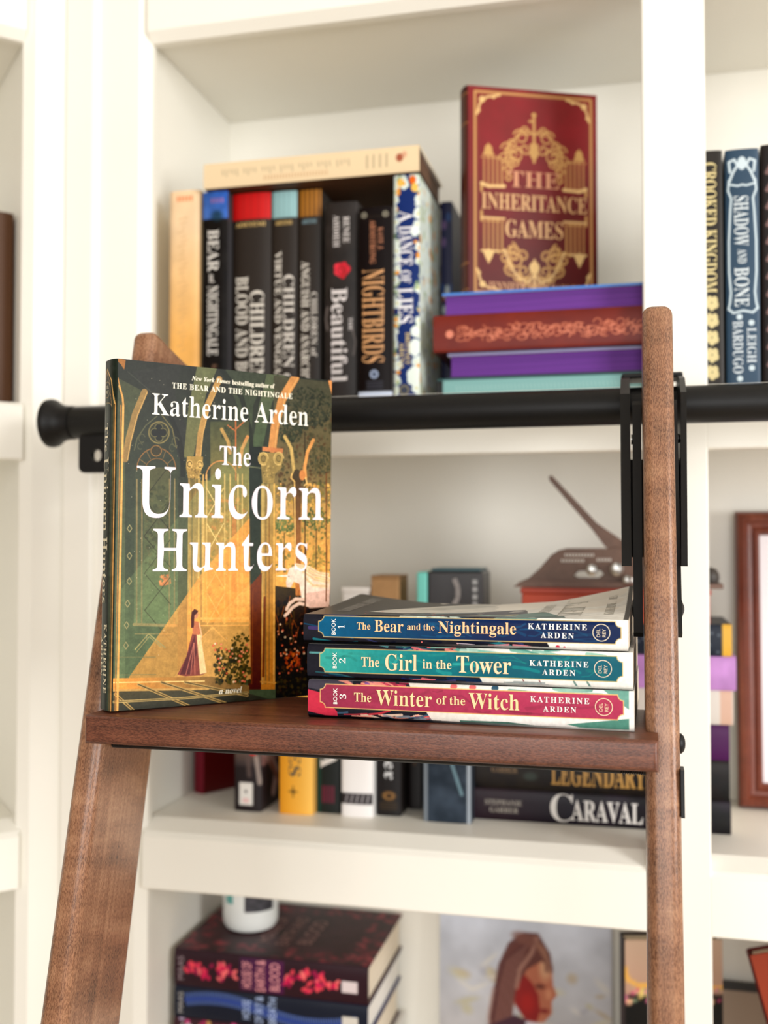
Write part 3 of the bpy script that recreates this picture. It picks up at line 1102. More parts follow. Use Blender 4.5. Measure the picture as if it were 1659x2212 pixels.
    # second column
    G([(735, 840), (785, 840), (775, 1870), (722, 1870)], (66, 70, 58), (96, 96, 70), (750, 840), (750, 1800))
    G([(785, 850), (850, 850), (842, 1600), (772, 1860)], (132, 118, 74), (236, 172, 92), (800, 850), (800, 1500))
    for x, c in ((790, (206, 170, 106)), (806, (120, 106, 68)), (822, (168, 140, 86)), (840, (250, 206, 128))):
        L([(x, 850), (x - 10, 1580)], .9, c, .8)
    P([(780, 735), (862, 738), (858, 790), (838, 850), (784, 846), (774, 790)], (176, 146, 84))
    for x, y in ((793, 775), (846, 778)):
        S(x, y, 2.6, 3.2, (214, 180, 112)); L(ARC(x, y, 11, 14, 0, 300), .7, (120, 98, 56))
    foliage(788, 850, 770, 845, 50, [(216, 182, 112), (128, 104, 60), (188, 152, 90)], .5, 1.1)
    # third column
    G([(1098, 690), (1160, 690), (1154, 1400), (1094, 1400)], (50, 58, 52), (66, 74, 62), (1120, 690), (1120, 1380))
    G([(1156, 880), (1232, 880), (1222, 1930), (1150, 1930)], (172, 152, 98), (206, 138, 56), (1190, 880), (1190, 1800))
    for x, c in ((1166, (214, 188, 120)), (1182, (132, 112, 70)), (1200, (150, 112, 62)), (1224, (244, 192, 104))):
        L([(x, 880), (x - 8, 1900)], 1.0, c, .85)
    G([(1160, 1330), (1096, 1400), (1084, 1930), (1150, 1930), (1156, 1400)], (128, 70, 42), (92, 46, 22), (1120, 1380), (1120, 1900))
    L([(1112, 1420), (1102, 1900)], .9, (150, 84, 42), .7); L([(1172, 1460), (1162, 1860)], 2.0, (128, 66, 24), .9)
    L([(1150, 1890), (1225, 1896)], 1.2, (222, 160, 74))
    P([(1098, 690), (1165, 690), (1160, 790), (1098, 780)], (44, 50, 46)); L([(1094, 790), (1160, 800)], .7, (122, 124, 98))
    P([(1165, 690), (1272, 702), (1268, 724), (1165, 712)], (204, 136, 88))
    P([(1150, 720), (1270, 725), (1262, 800), (1230, 830), (1224, 880), (1165, 876), (1160, 810)], (160, 138, 86))
    for x in (1170, 1248):
        S(x, 752, 3.6, 4.6, (186, 160, 100)); S(x, 752, 2.2, 3.0, (150, 130, 82)); L(ARC(x, 752, 12, 15, 0, 300), .6, (110, 96, 60)); L(ARC(x, 752, 25, 32, 0, 300), .6, (226, 196, 130))
    foliage(1168, 1225, 790, 875, 40, [(196, 168, 106), (130, 114, 74)], .5, 1.1)
    # window bars and shafts of light printed in the picture
    P([(420, 1430), (700, 1085), (860, 880), (1098, 640), (1098, 1050), (468, 1868), (398, 1868)], (150, 170, 120), .26)
    P([(468, 1868), (860, 1320), (1098, 1050), (1098, 1880)], (244, 176, 92), .66)
    P([(700, 1868), (930, 1560), (1098, 1380), (1098, 1880)], (252, 196, 116), .4)
    for x, y in ((482, 1100), (480, 1240), (478, 1370), (468, 1485), (462, 1595), (458, 1700)):
        L([(x - 12, y), (x, y - 18), (x + 12, y), (x, y + 18)], .6, (170, 160, 116), close=True)
    L([(505, 1720), (575, 1640), (660, 1712)], .8, (170, 160, 110)); L([(512, 1735), (578, 1655), (640, 1710)], .6, (160, 152, 104))
    for y in (1760, 1850):
        L([(400, y), (610, y)], .7, (140, 136, 96), .6)
    # floor
    G([(380, 1868), (900, 1862), (1090, 1910), (1090, 1960), (380, 1950)], (232, 164, 84), (150, 118, 72), (450, 1868), (900, 1940))
    G([(380, 1930), (1000, 1925), (1230, 1990), (1230, 2060), (380, 2060)], (92, 86, 66), (60, 62, 56), (700, 1930), (700, 2040))
    L([(392, 1890), (860, 1885)], .7, (255, 220, 150)); L([(392, 1930), (880, 1925)], 1.4, (206, 166, 102))
    for a, b in (((520, 1900), (820, 2030)), ((640, 1890), (1000, 2010)), ((400, 1950), (500, 2040)), ((760, 1890), (1080, 1960))):
        L([a, b], 2.0, (196, 164, 106)); L([a, b], .7, (96, 84, 58))
    L([(390, 1990), (760, 1972), (1080, 1945)], 1.6, (206, 178, 120)); L([(390, 1990), (760, 1972), (1080, 1945)], .5, (100, 90, 62))
    # flower beds
    foliage(915, 1092, 1720, 1900, 240, [(92, 84, 44), (70, 66, 36), (54, 52, 30), (128, 104, 56)], .8, 2.2)
    foliage(1000, 1090, 1640, 1760, 60, [(70, 66, 36), (96, 84, 44)], .8, 2.0)
    foliage(1232, 1500, 1460, 1960, 420, [(44, 36, 20), (58, 46, 24), (30, 26, 14), (84, 62, 28)], .8, 2.4)
    foliage(1232, 1500, 1830, 1990, 160, [(62, 58, 30), (84, 72, 34), (30, 26, 14)], .8, 2.2)
    for x0, x1, y0, y1, n in ((905, 1090, 1690, 1890, 34), (1240, 1390, 1560, 1860, 34), (1260, 1480, 1560, 1760, 20)):
        for i in range(n):
            x, y = r.uniform(x0, x1), r.uniform(y0, y1)
            c = [(232, 104, 74), (250, 214, 176), (214, 84, 52), (240, 150, 110)][r.randint(4)]
            S(x, y, 1.0, .9, c, .95); S(x, y, .35, .3, (250, 236, 200))
    for i in range(46):
        x, y = r.uniform(1270, 1350), r.uniform(1740, 1830)
        S(x, y, 1.4, .9, [(204, 92, 36), (176, 70, 26), (226, 122, 54)][r.randint(3)], .9, .3, r.uniform(0, 3))
    for i in range(30):
        x, y = r.uniform(1240, 1340), r.uniform(1480, 1700)
        L([(x, y), (x + r.uniform(-14, 14), y - r.uniform(20, 60))], .6, [(96, 74, 36), (150, 88, 50), (60, 54, 28)][r.randint(3)])
    # the woman in the long gown
    P([(800, 1640), (836, 1640), (852, 1740), (860, 1800), (872, 1842), (840, 1856), (760, 1860), (722, 1850), (768, 1760), (786, 1690)], (150, 84, 74))
    P([(822, 1640), (842, 1645), (856, 1740), (872, 1842), (838, 1850), (830, 1750)], (250, 214, 160))
    P([(800, 1575), (832, 1580), (842, 1620), (836, 1648), (802, 1645)], (206, 130, 92))
    P([(796, 1690), (812, 1650), (822, 1740), (790, 1850), (735, 1850)], (110, 60, 62))
    for x in (765, 790, 812):
        L([(808, 1690), (x, 1850)], .7, (206, 132, 110), .8)
    S(815, 1542, 2.5, 3.4, (214, 150, 110)); P([(798, 1530), (812, 1515), (832, 1524), (826, 1536), (812, 1548), (808, 1610), (794, 1612), (794, 1560)], (92, 48, 34))
    L([(836, 1590), (848, 1650), (834, 1700)], 1.0, (244, 196, 150))
    # the white horse with a horn
    P([(1300, 1310), (1345, 1292), (1390, 1310), (1420, 1370), (1505, 1390), (1502, 1500), (1400, 1500), (1360, 1460), (1350, 1390), (1320, 1380), (1306, 1410), (1284, 1406), (1282, 1380), (1290, 1340)], (244, 220, 200))
    P([(1380, 1440), (1505, 1420), (1500, 1510), (1400, 1515), (1372, 1480)], (232, 194, 176))
    for pts in ([(1335, 1295), (1400, 1310), (1450, 1340), (1495, 1345)], [(1360, 1310), (1420, 1345), (1500, 1365)], [(1372, 1330), (1430, 1370), (1500, 1385)], [(1380, 1360), (1420, 1400), (1490, 1405)]):
        L(pts, 2.6, (246, 218, 178)); L(pts, .5, (214, 170, 130))
    for pts in ([(1372, 1470), (1330, 1468), (1300, 1490), (1284, 1520)], [(1392, 1500), (1350, 1490), (1315, 1510), (1290, 1540), (1276, 1552)]):
        L(pts, 2.5, (240, 208, 186))
    P([(1226, 1350), (1288, 1344), (1290, 1356)], (252, 240, 220)); P([(1290, 1322), (1276, 1312), (1304, 1316)], (236, 200, 176))
    S(1297, 1352, .5, .5, (70, 50, 44)); S(1288, 1398, .4, .3, (160, 110, 100))
    L([(1382, 1200), (1378, 1560)], 1.2, (98, 64, 40)); L([(1490, 1200), (1486, 1480)], 1.2, (128, 78, 46))
    # stars
    for i in range(70):
        x, y = r.uniform(470, 1090), r.uniform(320, 1850)
        S(x, y, .32, .32, (250, 236, 206), .9)
    # moulding beside the joint: two gold lines
    L([(441, 470), (398, 2040)], .55, (196, 140, 78)); L([(452, 440), (440, 380), (428, 330)], .8, (206, 150, 86))
    L([(455, 470), (410, 2040)], 1.5, (236, 180, 106)); L([(455, 470), (452, 430), (436, 372)], 1.3, (226, 170, 98))
    P([(408, 226), (470, 240), (462, 290), (444, 262)], (168, 116, 62))
    P([(1502, 360), (1530, 360), (1520, 430)], (226, 160, 100))
    cv.noise(.10, 3.0, 5)
    cv.noise(.07, .8, 6)
    cv.a = np.clip(cv.a, 0, 1) ** 1.2 * .93
    return cv


def spine_art():
    cv = Canvas(HH, HT, 4.0, (42, 48, 42))
    for y, c in ((3, (70, 78, 64)), (6.5, (34, 38, 34)), (11, (52, 60, 50)), (16, (84, 88, 74)), (19, (40, 44, 40)), (21.5, (26, 30, 28))):
        cv.line([(26, y), (HH, y)], 2.6, c, .8)
    cv.line([(30, 1.0), (HH, 1.0)], .5, (206, 150, 86)); cv.line([(30, 2.1), (HH, 2.1)], .4, (160, 112, 62))
    cv.line([(6, 12), (14, 5), (30, 1.4)], .9, (226, 176, 104)); cv.line([(6, 12), (14, 19), (30, 22.6)], .9, (226, 176, 104))
    cv.line([(9, 12), (15, 7.5), (32, 4)], .4, (196, 150, 96)); cv.line([(9, 12), (15, 16.5), (32, 20)], .4, (196, 150, 96))
    cv.line(cv.arc(20, 12, 5.4, 5.4, 0, 360, 40), .45, (206, 170, 120))
    cv.line(cv.arc(32, 12, 3, 8, 90, 270, 20), .4, (206, 170, 120))
    cv.noise(.18, 3, 9)
    return cv


RZH = math.radians(45.7 - 90)
ax, ay = math.cos(RZH), math.sin(RZH)
FX, FYh = -337.7, 628.6
hc, fm = book('hardcover_book', 'large green and gold hardcover standing upright on the left of the ladder step', HT, HH, HW,
              (FX - ax * HT / 2 + ay * HB, FYh - ay * HT / 2 - ax * HB, ZS + 1.5), RZH, rx=math.radians(-.5), u=M_, spine=spine_art(), front=cover_art(), back=(44, 50, 44),
              mat='gloss', bulge=3.6, sn=(476, 49))


def image_text(pairs):
    """turn image pixel positions (left, right, top-left) of each line into cover millimetres (y up)"""
    out = []
    for s, l, r_, top, style, *rest in pairs:
        q = image_to_cover([l, r_, top])
        base = HH - q[0][1]
        out.append(('front', s, q[0][0], q[1][0], HH - (q[0][1] + q[1][1]) / 2, q[0][1] - q[2][1], style, *rest))
    return out


lettering(hc, fm, 'title_lettering', (238, 222, 226), image_text([
    ('The', (946, 778), (1104, 790), (946, 682), 'reg'),
    ('Unicorn', (516, 1030), (1472, 1073), (516, 772), 'reg', .024),
    ('Hunters', (598, 1312), (1388, 1328), (598, 1095), 'reg', .024)]), rough=.3)
lettering(hc, fm, 'author_lettering', (236, 230, 214), image_text([
    ('Katherine Arden', (602, 515), (1398, 592), (602, 408), 'reg')]), rough=.35)
lettering(hc, fm, 'small_lettering', (240, 232, 206), image_text([
    ('New York Times', (806, 348), (1002, 369), (806, 327), 'bital'),
    ('bestselling author of', (1012, 372), (1228, 397), (1012, 349), 'bold'),
    ('THE BEAR AND THE NIGHTINGALE', (706, 385), (1318, 452), (706, 357), 'bold', 0, 1.15),
    ('a novel', (934, 1950), (1052, 1946), (934, 1920), 'bital')]))
lettering(hc, fm, 'spine_lettering', (226, 214, 180), [
    ('spine', 'The', 43, 62, 8.2, 6.0, 'reg'), ('spine', 'Unicorn', 66, 116, 6.4, 9.6, 'reg'), ('spine', 'Hunters', 119.5, 164, 6.4, 9.4, 'reg'),
    ('spine', 'KATHERINE', 178, 224, 12.6, 4.6, 'bold', 0, 1.2), ('spine', 'ARDEN', 187, 213, 5.4, 4.6, 'bold', 0, 1.2),
    ('up', 'DEL', 9.6, 14.4, HH - 19.4, 2.0, 'sans'), ('up', 'REY', 9.6, 14.4, HH - 22.6, 2.0, 'sans')])


# ------------------------------------------------------------------ three paperbacks on the step
def label_box(cv, x0, x1, y0, y1, r, fill0, fill1, gold, seed):
    def notch(o):
        p = []
        for cx, cy, a0, a1 in ((x0, y0, 0, -90), (x0, y1, 90, 0), (x1, y1, 180, 90), (x1, y0, 270, 180)):
            q = cv.arc(cx, cy, r + o, r + o, a0 if a0 >= 0 else a0, a1, 10)
            p += list(q)
        s = 1
        return [(min(max(x, x0 + o), x1 - o), min(max(y, y0 + o), y1 - o)) for x, y in p]
    p = [(x0 + r, y0)] + [tuple(q) for q in cv.arc(x0, y0, r, r, 0, -90, 10)] + [tuple(q) for q in cv.arc(x0, y1, r, r, 90, 0, 10)] + \
        [tuple(q) for q in cv.arc(x1, y1, r, r, 180, 90, 10)] + [tuple(q) for q in cv.arc(x1, y0, r, r, 270, 180, 10)]
    cv.gpoly(p, fill0, fill1, (x0, y0), (x1 * .6, y1))
    return p


def strokes(cv, r, n, x0, x1, y0, y1, cols, w0, w1, ln, slope=.35):
    for i in range(n):
        x, y = r.uniform(x0, x1), r.uniform(y0, y1)
        l = r.uniform(.4, 1) * ln
        b = r.uniform(-.5, 1) * slope * l
        cv.line([(x, y), (x + l * .5, y + b * .3), (x + l, y + b)], r.uniform(w0, w1), cols[r.randint(len(cols))], .85)


PBH = 206.0
PBX = [-1.2, -1.8, -4.4]
PBO = [(e0 - 203) - (e1 - PBH) for e0, e1 in zip((-2.4, -2.8, -3.6), PBX)]   # from ends read off the image to the book's own head
PBT = [24.3, 22.3, 18.6]


def pb_spine(i):
    t = PBT[i]
    W = PBH
    cv = Canvas(W, t, 3.9, (40, 40, 46))
    r = np.random.RandomState(20 + i)
    wht = (238, 236, 230)
    if i == 2:
        strokes(cv, r, 34, 0, 120, -2, t + 2, [(30, 72, 104), (56, 60, 104), (40, 120, 132), (26, 30, 44), (70, 60, 110)], .8, 3.0, 34, .3)
        for a in range(16):
            cv.spot(r.uniform(20, 150), [r.uniform(0, 2.5), r.uniform(t - 2.4, t)][a % 2], .6, .6, (232, 120, 112))
        strokes(cv, r, 6, 60, 120, -1, 2.5, [(198, 214, 204), (150, 176, 168)], .8, 2.0, 22, .2)
        strokes(cv, r, 5, 95, 140, t - 2.5, t + 1, [(206, 190, 200), (232, 140, 150)], .6, 1.6, 16, .2)
        cv.gpoly([(150, -1), (W + 1, -1), (W + 1, t + 1), (160, t + 1)], (222, 222, 216), wht, (150, 0), (165, 0))
        cv.spot(164, t - 1.5, 1.4, 1.2, (206, 50, 76)); cv.spot(168, t - 1.4, .8, .8, (206, 50, 76))
        cv.poly([(126, 0), (152, 0), (148, 2.6), (120, 2.6)], (96, 132, 126))
        f0, f1, gold = (30, 92, 128), (12, 42, 78), (206, 178, 120)
    elif i == 1:
        strokes(cv, r, 26, 0, 70, -2, t + 2, [(34, 42, 56), (48, 96, 104), (30, 60, 84), (90, 150, 150)], .6, 1.8, 26, .25)
        strokes(cv, r, 16, 55, 105, -1, 3.5, [(30, 40, 84), (226, 110, 110), (236, 140, 130), (110, 180, 160)], .8, 2.4, 20, .4)
        strokes(cv, r, 14, 55, 110, t - 3.4, t + 1, [(34, 44, 96), (70, 66, 120), (226, 110, 120), (30, 50, 80)], .8, 2.4, 24, .3)
        cv.gpoly([(104, -1), (W + 1, -1), (W + 1, t + 1), (116, t + 1)], (206, 214, 206), wht, (104, 0), (130, 0))
        strokes(cv, r, 12, 100, 190, -1, 4, [(130, 182, 166), (60, 134, 120), (170, 200, 188)], .8, 2.2, 24, .25)
        for x in (140, 150, 171, 179):
            cv.line([(x, t - 4), (x + 3, t + 1)], 1.2 if x > 160 else .6, (110, 140, 134) if x > 160 else (120, 60, 64))
        strokes(cv, r, 5, 118, 140, t - 2.6, t, [(180, 170, 180), (150, 160, 160)], .8, 2, 20, .1)
        f0, f1, gold = (62, 164, 152), (8, 92, 108), (206, 178, 120)
    else:
        cv.poly([(0, 0), (30, 0), (30, 6), (12, 7), (0, 5)], (70, 66, 76)); cv.poly([(0, 6), (9, 8), (20, 20), (20, t), (0, t - 4)], (200, 56, 76))
        strokes(cv, r, 30, 20, 70, -1, 4.2, [(206, 70, 96), (120, 80, 150), (60, 60, 90), (236, 150, 130), (150, 50, 70)], .8, 2.0, 14, .6)
        strokes(cv, r, 40, 20, 100, t - 4.0, t + 1, [(206, 60, 70), (240, 206, 180), (70, 96, 120), (236, 150, 130), (130, 140, 150)], .8, 2.0, 16, .5)
        cv.gpoly([(66, -1), (W + 1, -1), (W + 1, t + 1), (84, t + 1)], (228, 216, 204), wht, (66, 0), (130, 0))
        for x in (96, 108, 122):
            cv.spot(x, 1.2, 2.4, 1.8, [(226, 110, 110), (110, 140, 140), (60, 90, 110)][int(x) % 3])
        strokes(cv, r, 12, 118, 190, -1, 3.6, [(150, 190, 174), (96, 150, 136), (190, 210, 200)], .8, 2.4, 24, .3)
        cv.poly([(100, t - 2.5), (130, t - 2.8), (160, t), (100, t)], (80, 116, 104)); cv.poly([(166, t - 3), (203, t - 8), (203, t), (180, t)], (86, 140, 124))
        cv.poly([(188, 0), (203, 0), (203, 11)], (110, 160, 146))
        f0, f1, gold = (150, 56, 78), (176, 58, 88), (232, 190, 120)
    p = label_box(cv, 6.6 + PBO[i], 198.0 + PBO[i], LABY[i][0], LABY[i][1], 3.4, f0, f1, gold, i)
    r2 = np.random.RandomState(50 + i)
    for k in range(26):
        x, y = r2.uniform(12, 180), r2.uniform(LABY[i][0] + 2, LABY[i][1] - 2)
        c = np.array(f0) * r2.uniform(.7, 1.25)
        l = r2.uniform(6, 22)
        cv.line([(x, y), (x + l * .5, y + r2.uniform(-2, 2)), (min(x + l, 190), min(max(y + r2.uniform(-4, 4), LABY[i][0] + 1.5), LABY[i][1] - 1.5))], r2.uniform(.5, 2.2), np.clip(c, 0, 255), .35)
    cv.line(p, .55, gold, 1, True)
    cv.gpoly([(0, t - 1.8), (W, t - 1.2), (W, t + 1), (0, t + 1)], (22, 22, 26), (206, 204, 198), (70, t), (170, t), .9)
    cv.noise(.06, 2.0, 33 + i)
    return cv


def top_cover():
    """front of the topmost paperback: dark night on the head side, snow on the foot side"""
    d = 132.0
    cv = Canvas(d, PBH, 3.0, (44, 42, 42))
    # canvas: x from the spine, y from the head
    cv.gpoly([(0, 0), (d, 0), (d, 70), (0, 70)], (40, 38, 40), (72, 68, 62), (0, 0), (d, 0))
    cv.poly([(30, 36), (60, 50), (96, 70), (130, 92), (132, 130), (70, 130), (46, 110), (30, 84), (22, 60)], (206, 202, 192))
    cv.poly([(60, 60), (90, 76), (120, 96), (110, 112), (80, 98), (60, 80)], (178, 176, 168))
    for k in range(8):
        cv.line([(6 + k * 2.4, 52 + k * 4), (20 + k * 3, 84 + k * 3), (40, 112 + k * 3)], 1.8, [(60, 74, 110), (120, 150, 144), (38, 48, 84), (196, 206, 192)][k % 4])
    for k in range(18):
        cv.spot(rng.uniform(2, 34), rng.uniform(30, 140), 1.1, 1.1, (232, 120, 112))
    cv.poly([(0, 100), (46, 112), (70, 132), (40, 142), (0, 142)], (52, 52, 66))
    for k in range(6):
        cv.line([(2 + 4 * k, 96 + 6 * k), (14 + 4 * k, 118 + 5 * k), (6 + 3 * k, 140 + k)], 2.0, [(150, 196, 184), (96, 130, 126), (206, 190, 130)][k % 3])
    cv.gpoly([(0, 146), (60, 138), (d, 120), (d, 203), (0, 203)], (214, 212, 204), (232, 230, 222), (40, 140), (60, 180))
    cv.poly([(0, 138), (30, 136), (52, 150), (22, 162), (8, 160)], (84, 116, 110))
    cv.poly([(2, 150), (14, 148), (18, 166), (8, 168)], (60, 90, 88))
    cv.noise(.08, 6, 71)
    return cv


def lift_top(y, z):
    y = np.asarray(y, float)
    z = np.asarray(z, float)
    e = np.clip(y / 132.0, 0, 1) ** 1.6
    head = np.clip((z - 138) / 65.0, 0, 1) ** 1.5 * 6.5
    foot = np.clip((88 - z) / 88.0, 0, 1) ** 1.6 * 15.5
    return e * (head + foot)


PBZ = [ZS + .1]
PBZ.append(PBZ[0] + PBT[0] + .8)
PBZ.append(PBZ[1] + PBT[1] + .8)
PBL = ['paperback with crimson spine label, bottom of the three on the step',
       'paperback with teal spine label, middle of the three on the step',
       'paperback with navy spine label and curled cover, top of three on the step']
TITLES = [
    [('The', 29.5, 40.9, 11.6, 5.6), ('Winter', 44.1, 80.5, 10.0, 9.5), ('of the', 83.4, 101.7, 12.1, 5.2), ('Witch', 104.0, 135.4, 10.3, 9.5)],
    [('The', 34.7, 46.6, 9.0, 6.0), ('Girl', 50.6, 71.3, 7.2, 10.1), ('in the', 75.0, 93.4, 9.1, 5.6), ('Tower', 96.8, 130.9, 7.3, 10.3)],
    [('The', 32.6, 41.5, 9.6, 4.3), ('Bear', 44.3, 63.2, 8.4, 7.3), ('and the', 65.8, 83.4, 10.0, 4.0), ('Nightingale', 86.0, 134.8, 8.7, 7.0)]]
AUTH = [(15.8, 10.3), (12.8, 7.5), (12.2, 6.9)]
LABY = [(2.4, 17.3), (2.4, 17.6), (1.0, 14.4)]
for i in range(3):
    t = PBT[i]
    o, fm = book('paperback_book', PBL[i], t, PBH, 132.0, (PBX[i], 640.0, PBZ[i]), math.radians((-1.3, -1.3, -1.3)[i]), lying=True, u=M_, hard=False,
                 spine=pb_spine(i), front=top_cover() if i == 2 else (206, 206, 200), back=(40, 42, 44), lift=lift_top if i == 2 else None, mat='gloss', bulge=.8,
                 group='paperbacks stacked on the ladder step')
    big = ((242, 216, 160), (240, 214, 172), (236, 200, 148))[i]
    LC = t - sum(LABY[i]) / 2
    s = 1.6   # titles are set over the label; positions are in spine millimetres
    L = [('spine', w, a + PBO[i], b + PBO[i], base, cap, 'reg', .014) for w, a, b, base, cap in TITLES[i]]
    edge = {0: (196, 128, 60), 1: (176, 150, 96), 2: (206, 128, 56)}[i]
    lettering(o, fm, 'title_outline', edge, [(w_, s_, a - .12, b + .12, base - .1, cap + .12, 'bold', .004, 1, .12) for w_, s_, a, b, base, cap, st, of in L])
    lettering(o, fm, 'title_lettering', big, L)
    w3 = {0: (244, 238, 230), 1: (240, 240, 232), 2: (240, 240, 236)}[i]
    lettering(o, fm, 'author_lettering', w3, [
        ('spine', 'KATHERINE', 142.2 + PBO[i], 177.8 + PBO[i], AUTH[i][0], 3.4, 'bold', 0, 1.3), ('spine', 'ARDEN', 150 + PBO[i], 170 + PBO[i], AUTH[i][1], 3.3, 'bold', 0, 1.3),
        ('up', 'BOOK', LC - 5.1, LC + 5.1, PBH - 18.2 - PBO[i], 2.6, 'sans', .012, 1.1), ('up', str(3 - i), LC - (1.0 if i == 2 else 1.6), LC + (1.0 if i == 2 else 1.6), PBH - 24.2 - PBO[i], 4.2, 'reg')])
    mk = (214, 200, 176) if i else (240, 206, 170)
    lettering(o, fm, 'imprint_lettering', mk, [('up', 'DEL', LC - 2.7, LC + 2.3, PBH - 185.6 - PBO[i], 2.0, 'sans', .004), ('up', 'REY', LC - 2.7, LC + 2.3, PBH - 189.0 - PBO[i], 2.0, 'sans', .004)])
    mb = MB()
    a = np.linspace(0, 2 * PI, 49)
    for rr_, ww in ((5.05, .5),):
        ring = []
        for q in a:
            ring.append([(LC + (rr_ + k) * math.cos(q), PBH - 186.4 - PBO[i] + (rr_ + k) * math.sin(q)) for k in (-ww / 2, ww / 2)])
        ring = np.array(ring)
        mb.grid(fm['up'](ring[..., 0], ring[..., 1], .2))
    mb.build('imprint_ring', ink(mk, .35), fm['cover'], M_)
    if i == 2:
        lettering(o, fm, 'cover_lettering', (176, 172, 158), [('front', 'NIGHTINGALE', 22, 118, 30, 15, 'reg', 0, 1, .25), ('front', 'THE BEAR AND THE', 40, 100, 52, 7, 'bold', 0, 1, .25),
                                                              ('front', 'KATHERINE ARDEN', 30, 110, 10, 6, 'bold', 0, 1, .25)])
        lettering(o, fm, 'cover_lettering', (150, 146, 140), [('front', 'KATHERINE ARDEN', 24, 116, 184, 8, 'bold', 0, 1, .25), ('front', 'a novel', 10, 30, 92, 5, 'bital', 0, 1, .25)])

# ------------------------------------------------------------------ upper row of the bookcase: standing books
S1, S2, S3 = 149.1, -302.9, -776.9
G1 = 'books standing in the upper row'


def standing(x0, x1, y, h, label, d=128, z=S1, **kw):
    kw.setdefault('group', G1)
    return book(kw.pop('name', 'hardcover_book'), label, x1 - x0, h, d, ((x0 + x1) / 2, y, z), **kw)


def spine_canvas(h, t, c, ppm=1.6):
    return Canvas(h, t, ppm, c)


# 1 pale orange
cv = spine_canvas(236, 37, (250, 226, 182))
cv.gpoly([(0, 0), (236, 0), (236, 37), (0, 37)], (232, 200, 160), (228, 170, 92), (40, 0), (170, 0))
cv.gpoly([(205, 0), (236, 0), (236, 37), (205, 37)], (228, 170, 92), (200, 160, 174), (205, 0), (236, 0))
cv.noise(.08, 30, 2)
for x in np.linspace(30, 176, 30):
    cv.line([(x, 17 + 2 * math.sin(x)), (x + 2, 23 + 3 * math.sin(x * 1.7))], 1.4, (186, 144, 100), .5)
for k in range(5):
    cv.line([(7, 10 + 4 * k), (11, 10 + 4 * k)], 2.6, (236, 120, 76), .8)
standing(-500, -463, 1050, 237, 'cream and orange faded spine at the left end of the upper row', name='paperback_book', hard=False, spine=cv, front=(244, 214, 160), bulge=1.2)
# 2 black with a blue head
cv = spine_canvas(232, 29, (34, 32, 31))
cv.gpoly([(0, -1), (30, -1), (30, 30), (0, 30)], (48, 88, 170), (70, 100, 160), (0, 0), (30, 30))
cv.spot(27, 12, 8, 9, (38, 60, 74), .8, .6)
for k in range(4):
    cv.line([(8, 6 + 4 * k), (12, 6 + 4 * k)], 2.0, (196, 96, 110), .6)
cv.line([(186, 4), (228, 4)], 0.1, (34, 32, 31))
cv.noise(.2, 12, 4)
o, fm = standing(-459, -429.5, 1047, 232, 'black spine with a bright blue top, second from left in the upper row', spine=cv, front=(70, 68, 70), mat='gloss')
lettering(o, fm, 'title_lettering', (214, 208, 200), [('spine', 'BEAR', 42, 88, 7, 12.5, 'bold'), ('spine', 'and', 91, 100, 9, 6, 'bold'), ('spine', 'NIGHTINGALE', 104, 180, 7, 12, 'bold')])
lettering(o, fm, 'author_lettering', (120, 84, 60), [('spine', 'KATHERINE', 190, 226, 13, 5, 'bold'), ('spine', 'ARDEN', 196, 220, 6, 5, 'bold')])
# 3, 4, 5: one series with coloured tops
for x0, x1, y, top, lab, tt, ac, seed in (
        (-428.5, -384.5, 1058, (196, 8, 16), 'thick black spine with a bright red top in the upper row', ('BLOOD AND BONE', 92, 226, 5, 14), (206, 172, 104), 1),
        (-383.5, -355, 1061, (150, 190, 192), 'black spine with a pale blue top in the upper row', ('VIRTUE AND VENGEANCE', 66, 226, 4, 7.5), (206, 172, 104), 2),
        (-353.5, -328, 1063, (186, 122, 46), 'black spine with an orange striped top in the upper row', ('ANGUISH AND ANARCHY', 78, 210, 3.5, 9.0), (120, 150, 160), 3)):
    t = x1 - x0
    cv = spine_canvas(231, t, (44, 38, 34))
    cv.gpoly([(-1, -1), (29, -1), (29, t + 1), (-1, t + 1)], np.array(top) * 1.06, np.array(top) * .9, (0, 0), (29, t))
    for k in range(5):
        yy = t * (k + .5) / 5
        cv.line([(0, yy), (29, yy)], .7 if seed != 3 else 2.2, np.array(top) * (.75 if seed != 3 else .32), .8)
    o, fm = standing(x0, x1, y, 231, lab, spine=cv, front=(70, 64, 60), back=(40, 36, 34))
    lettering(o, fm, 'author_lettering', ac, [('up', 'TOMI ADEYEMI' if seed == 9 else 'ADEYEMI', 4, t - 5, 231 - 37, 4.6, 'bold')])
    s, a, b, base, cap = tt
    lettering(o, fm, 'title_lettering', (216, 208, 196), [('spine', s, a, b, base, cap, 'bold')])
    if seed == 1:
        lettering(o, fm, 'title_lettering', (216, 208, 196), [('spine', 'CHILDREN', 108, 206, 22, 15, 'bold'), ('spine', 'of', 209, 220, 25, 9, 'bold')])
        mb = MB()
        put_text(mb, 'CHILDREN', 231 - 150, 231 - 8, -15.5, 12, lambda x, y, e: fm['front'](-y, 231 - x, e), 'bold', eps=.3)
    else:
        lettering(o, fm, 'title_lettering', (206, 198, 188), [('spine', 'CHILDREN of', *((92, 216, 14, 11.5) if seed == 2 else (112, 182, 15, 6.5)), 'bold')])
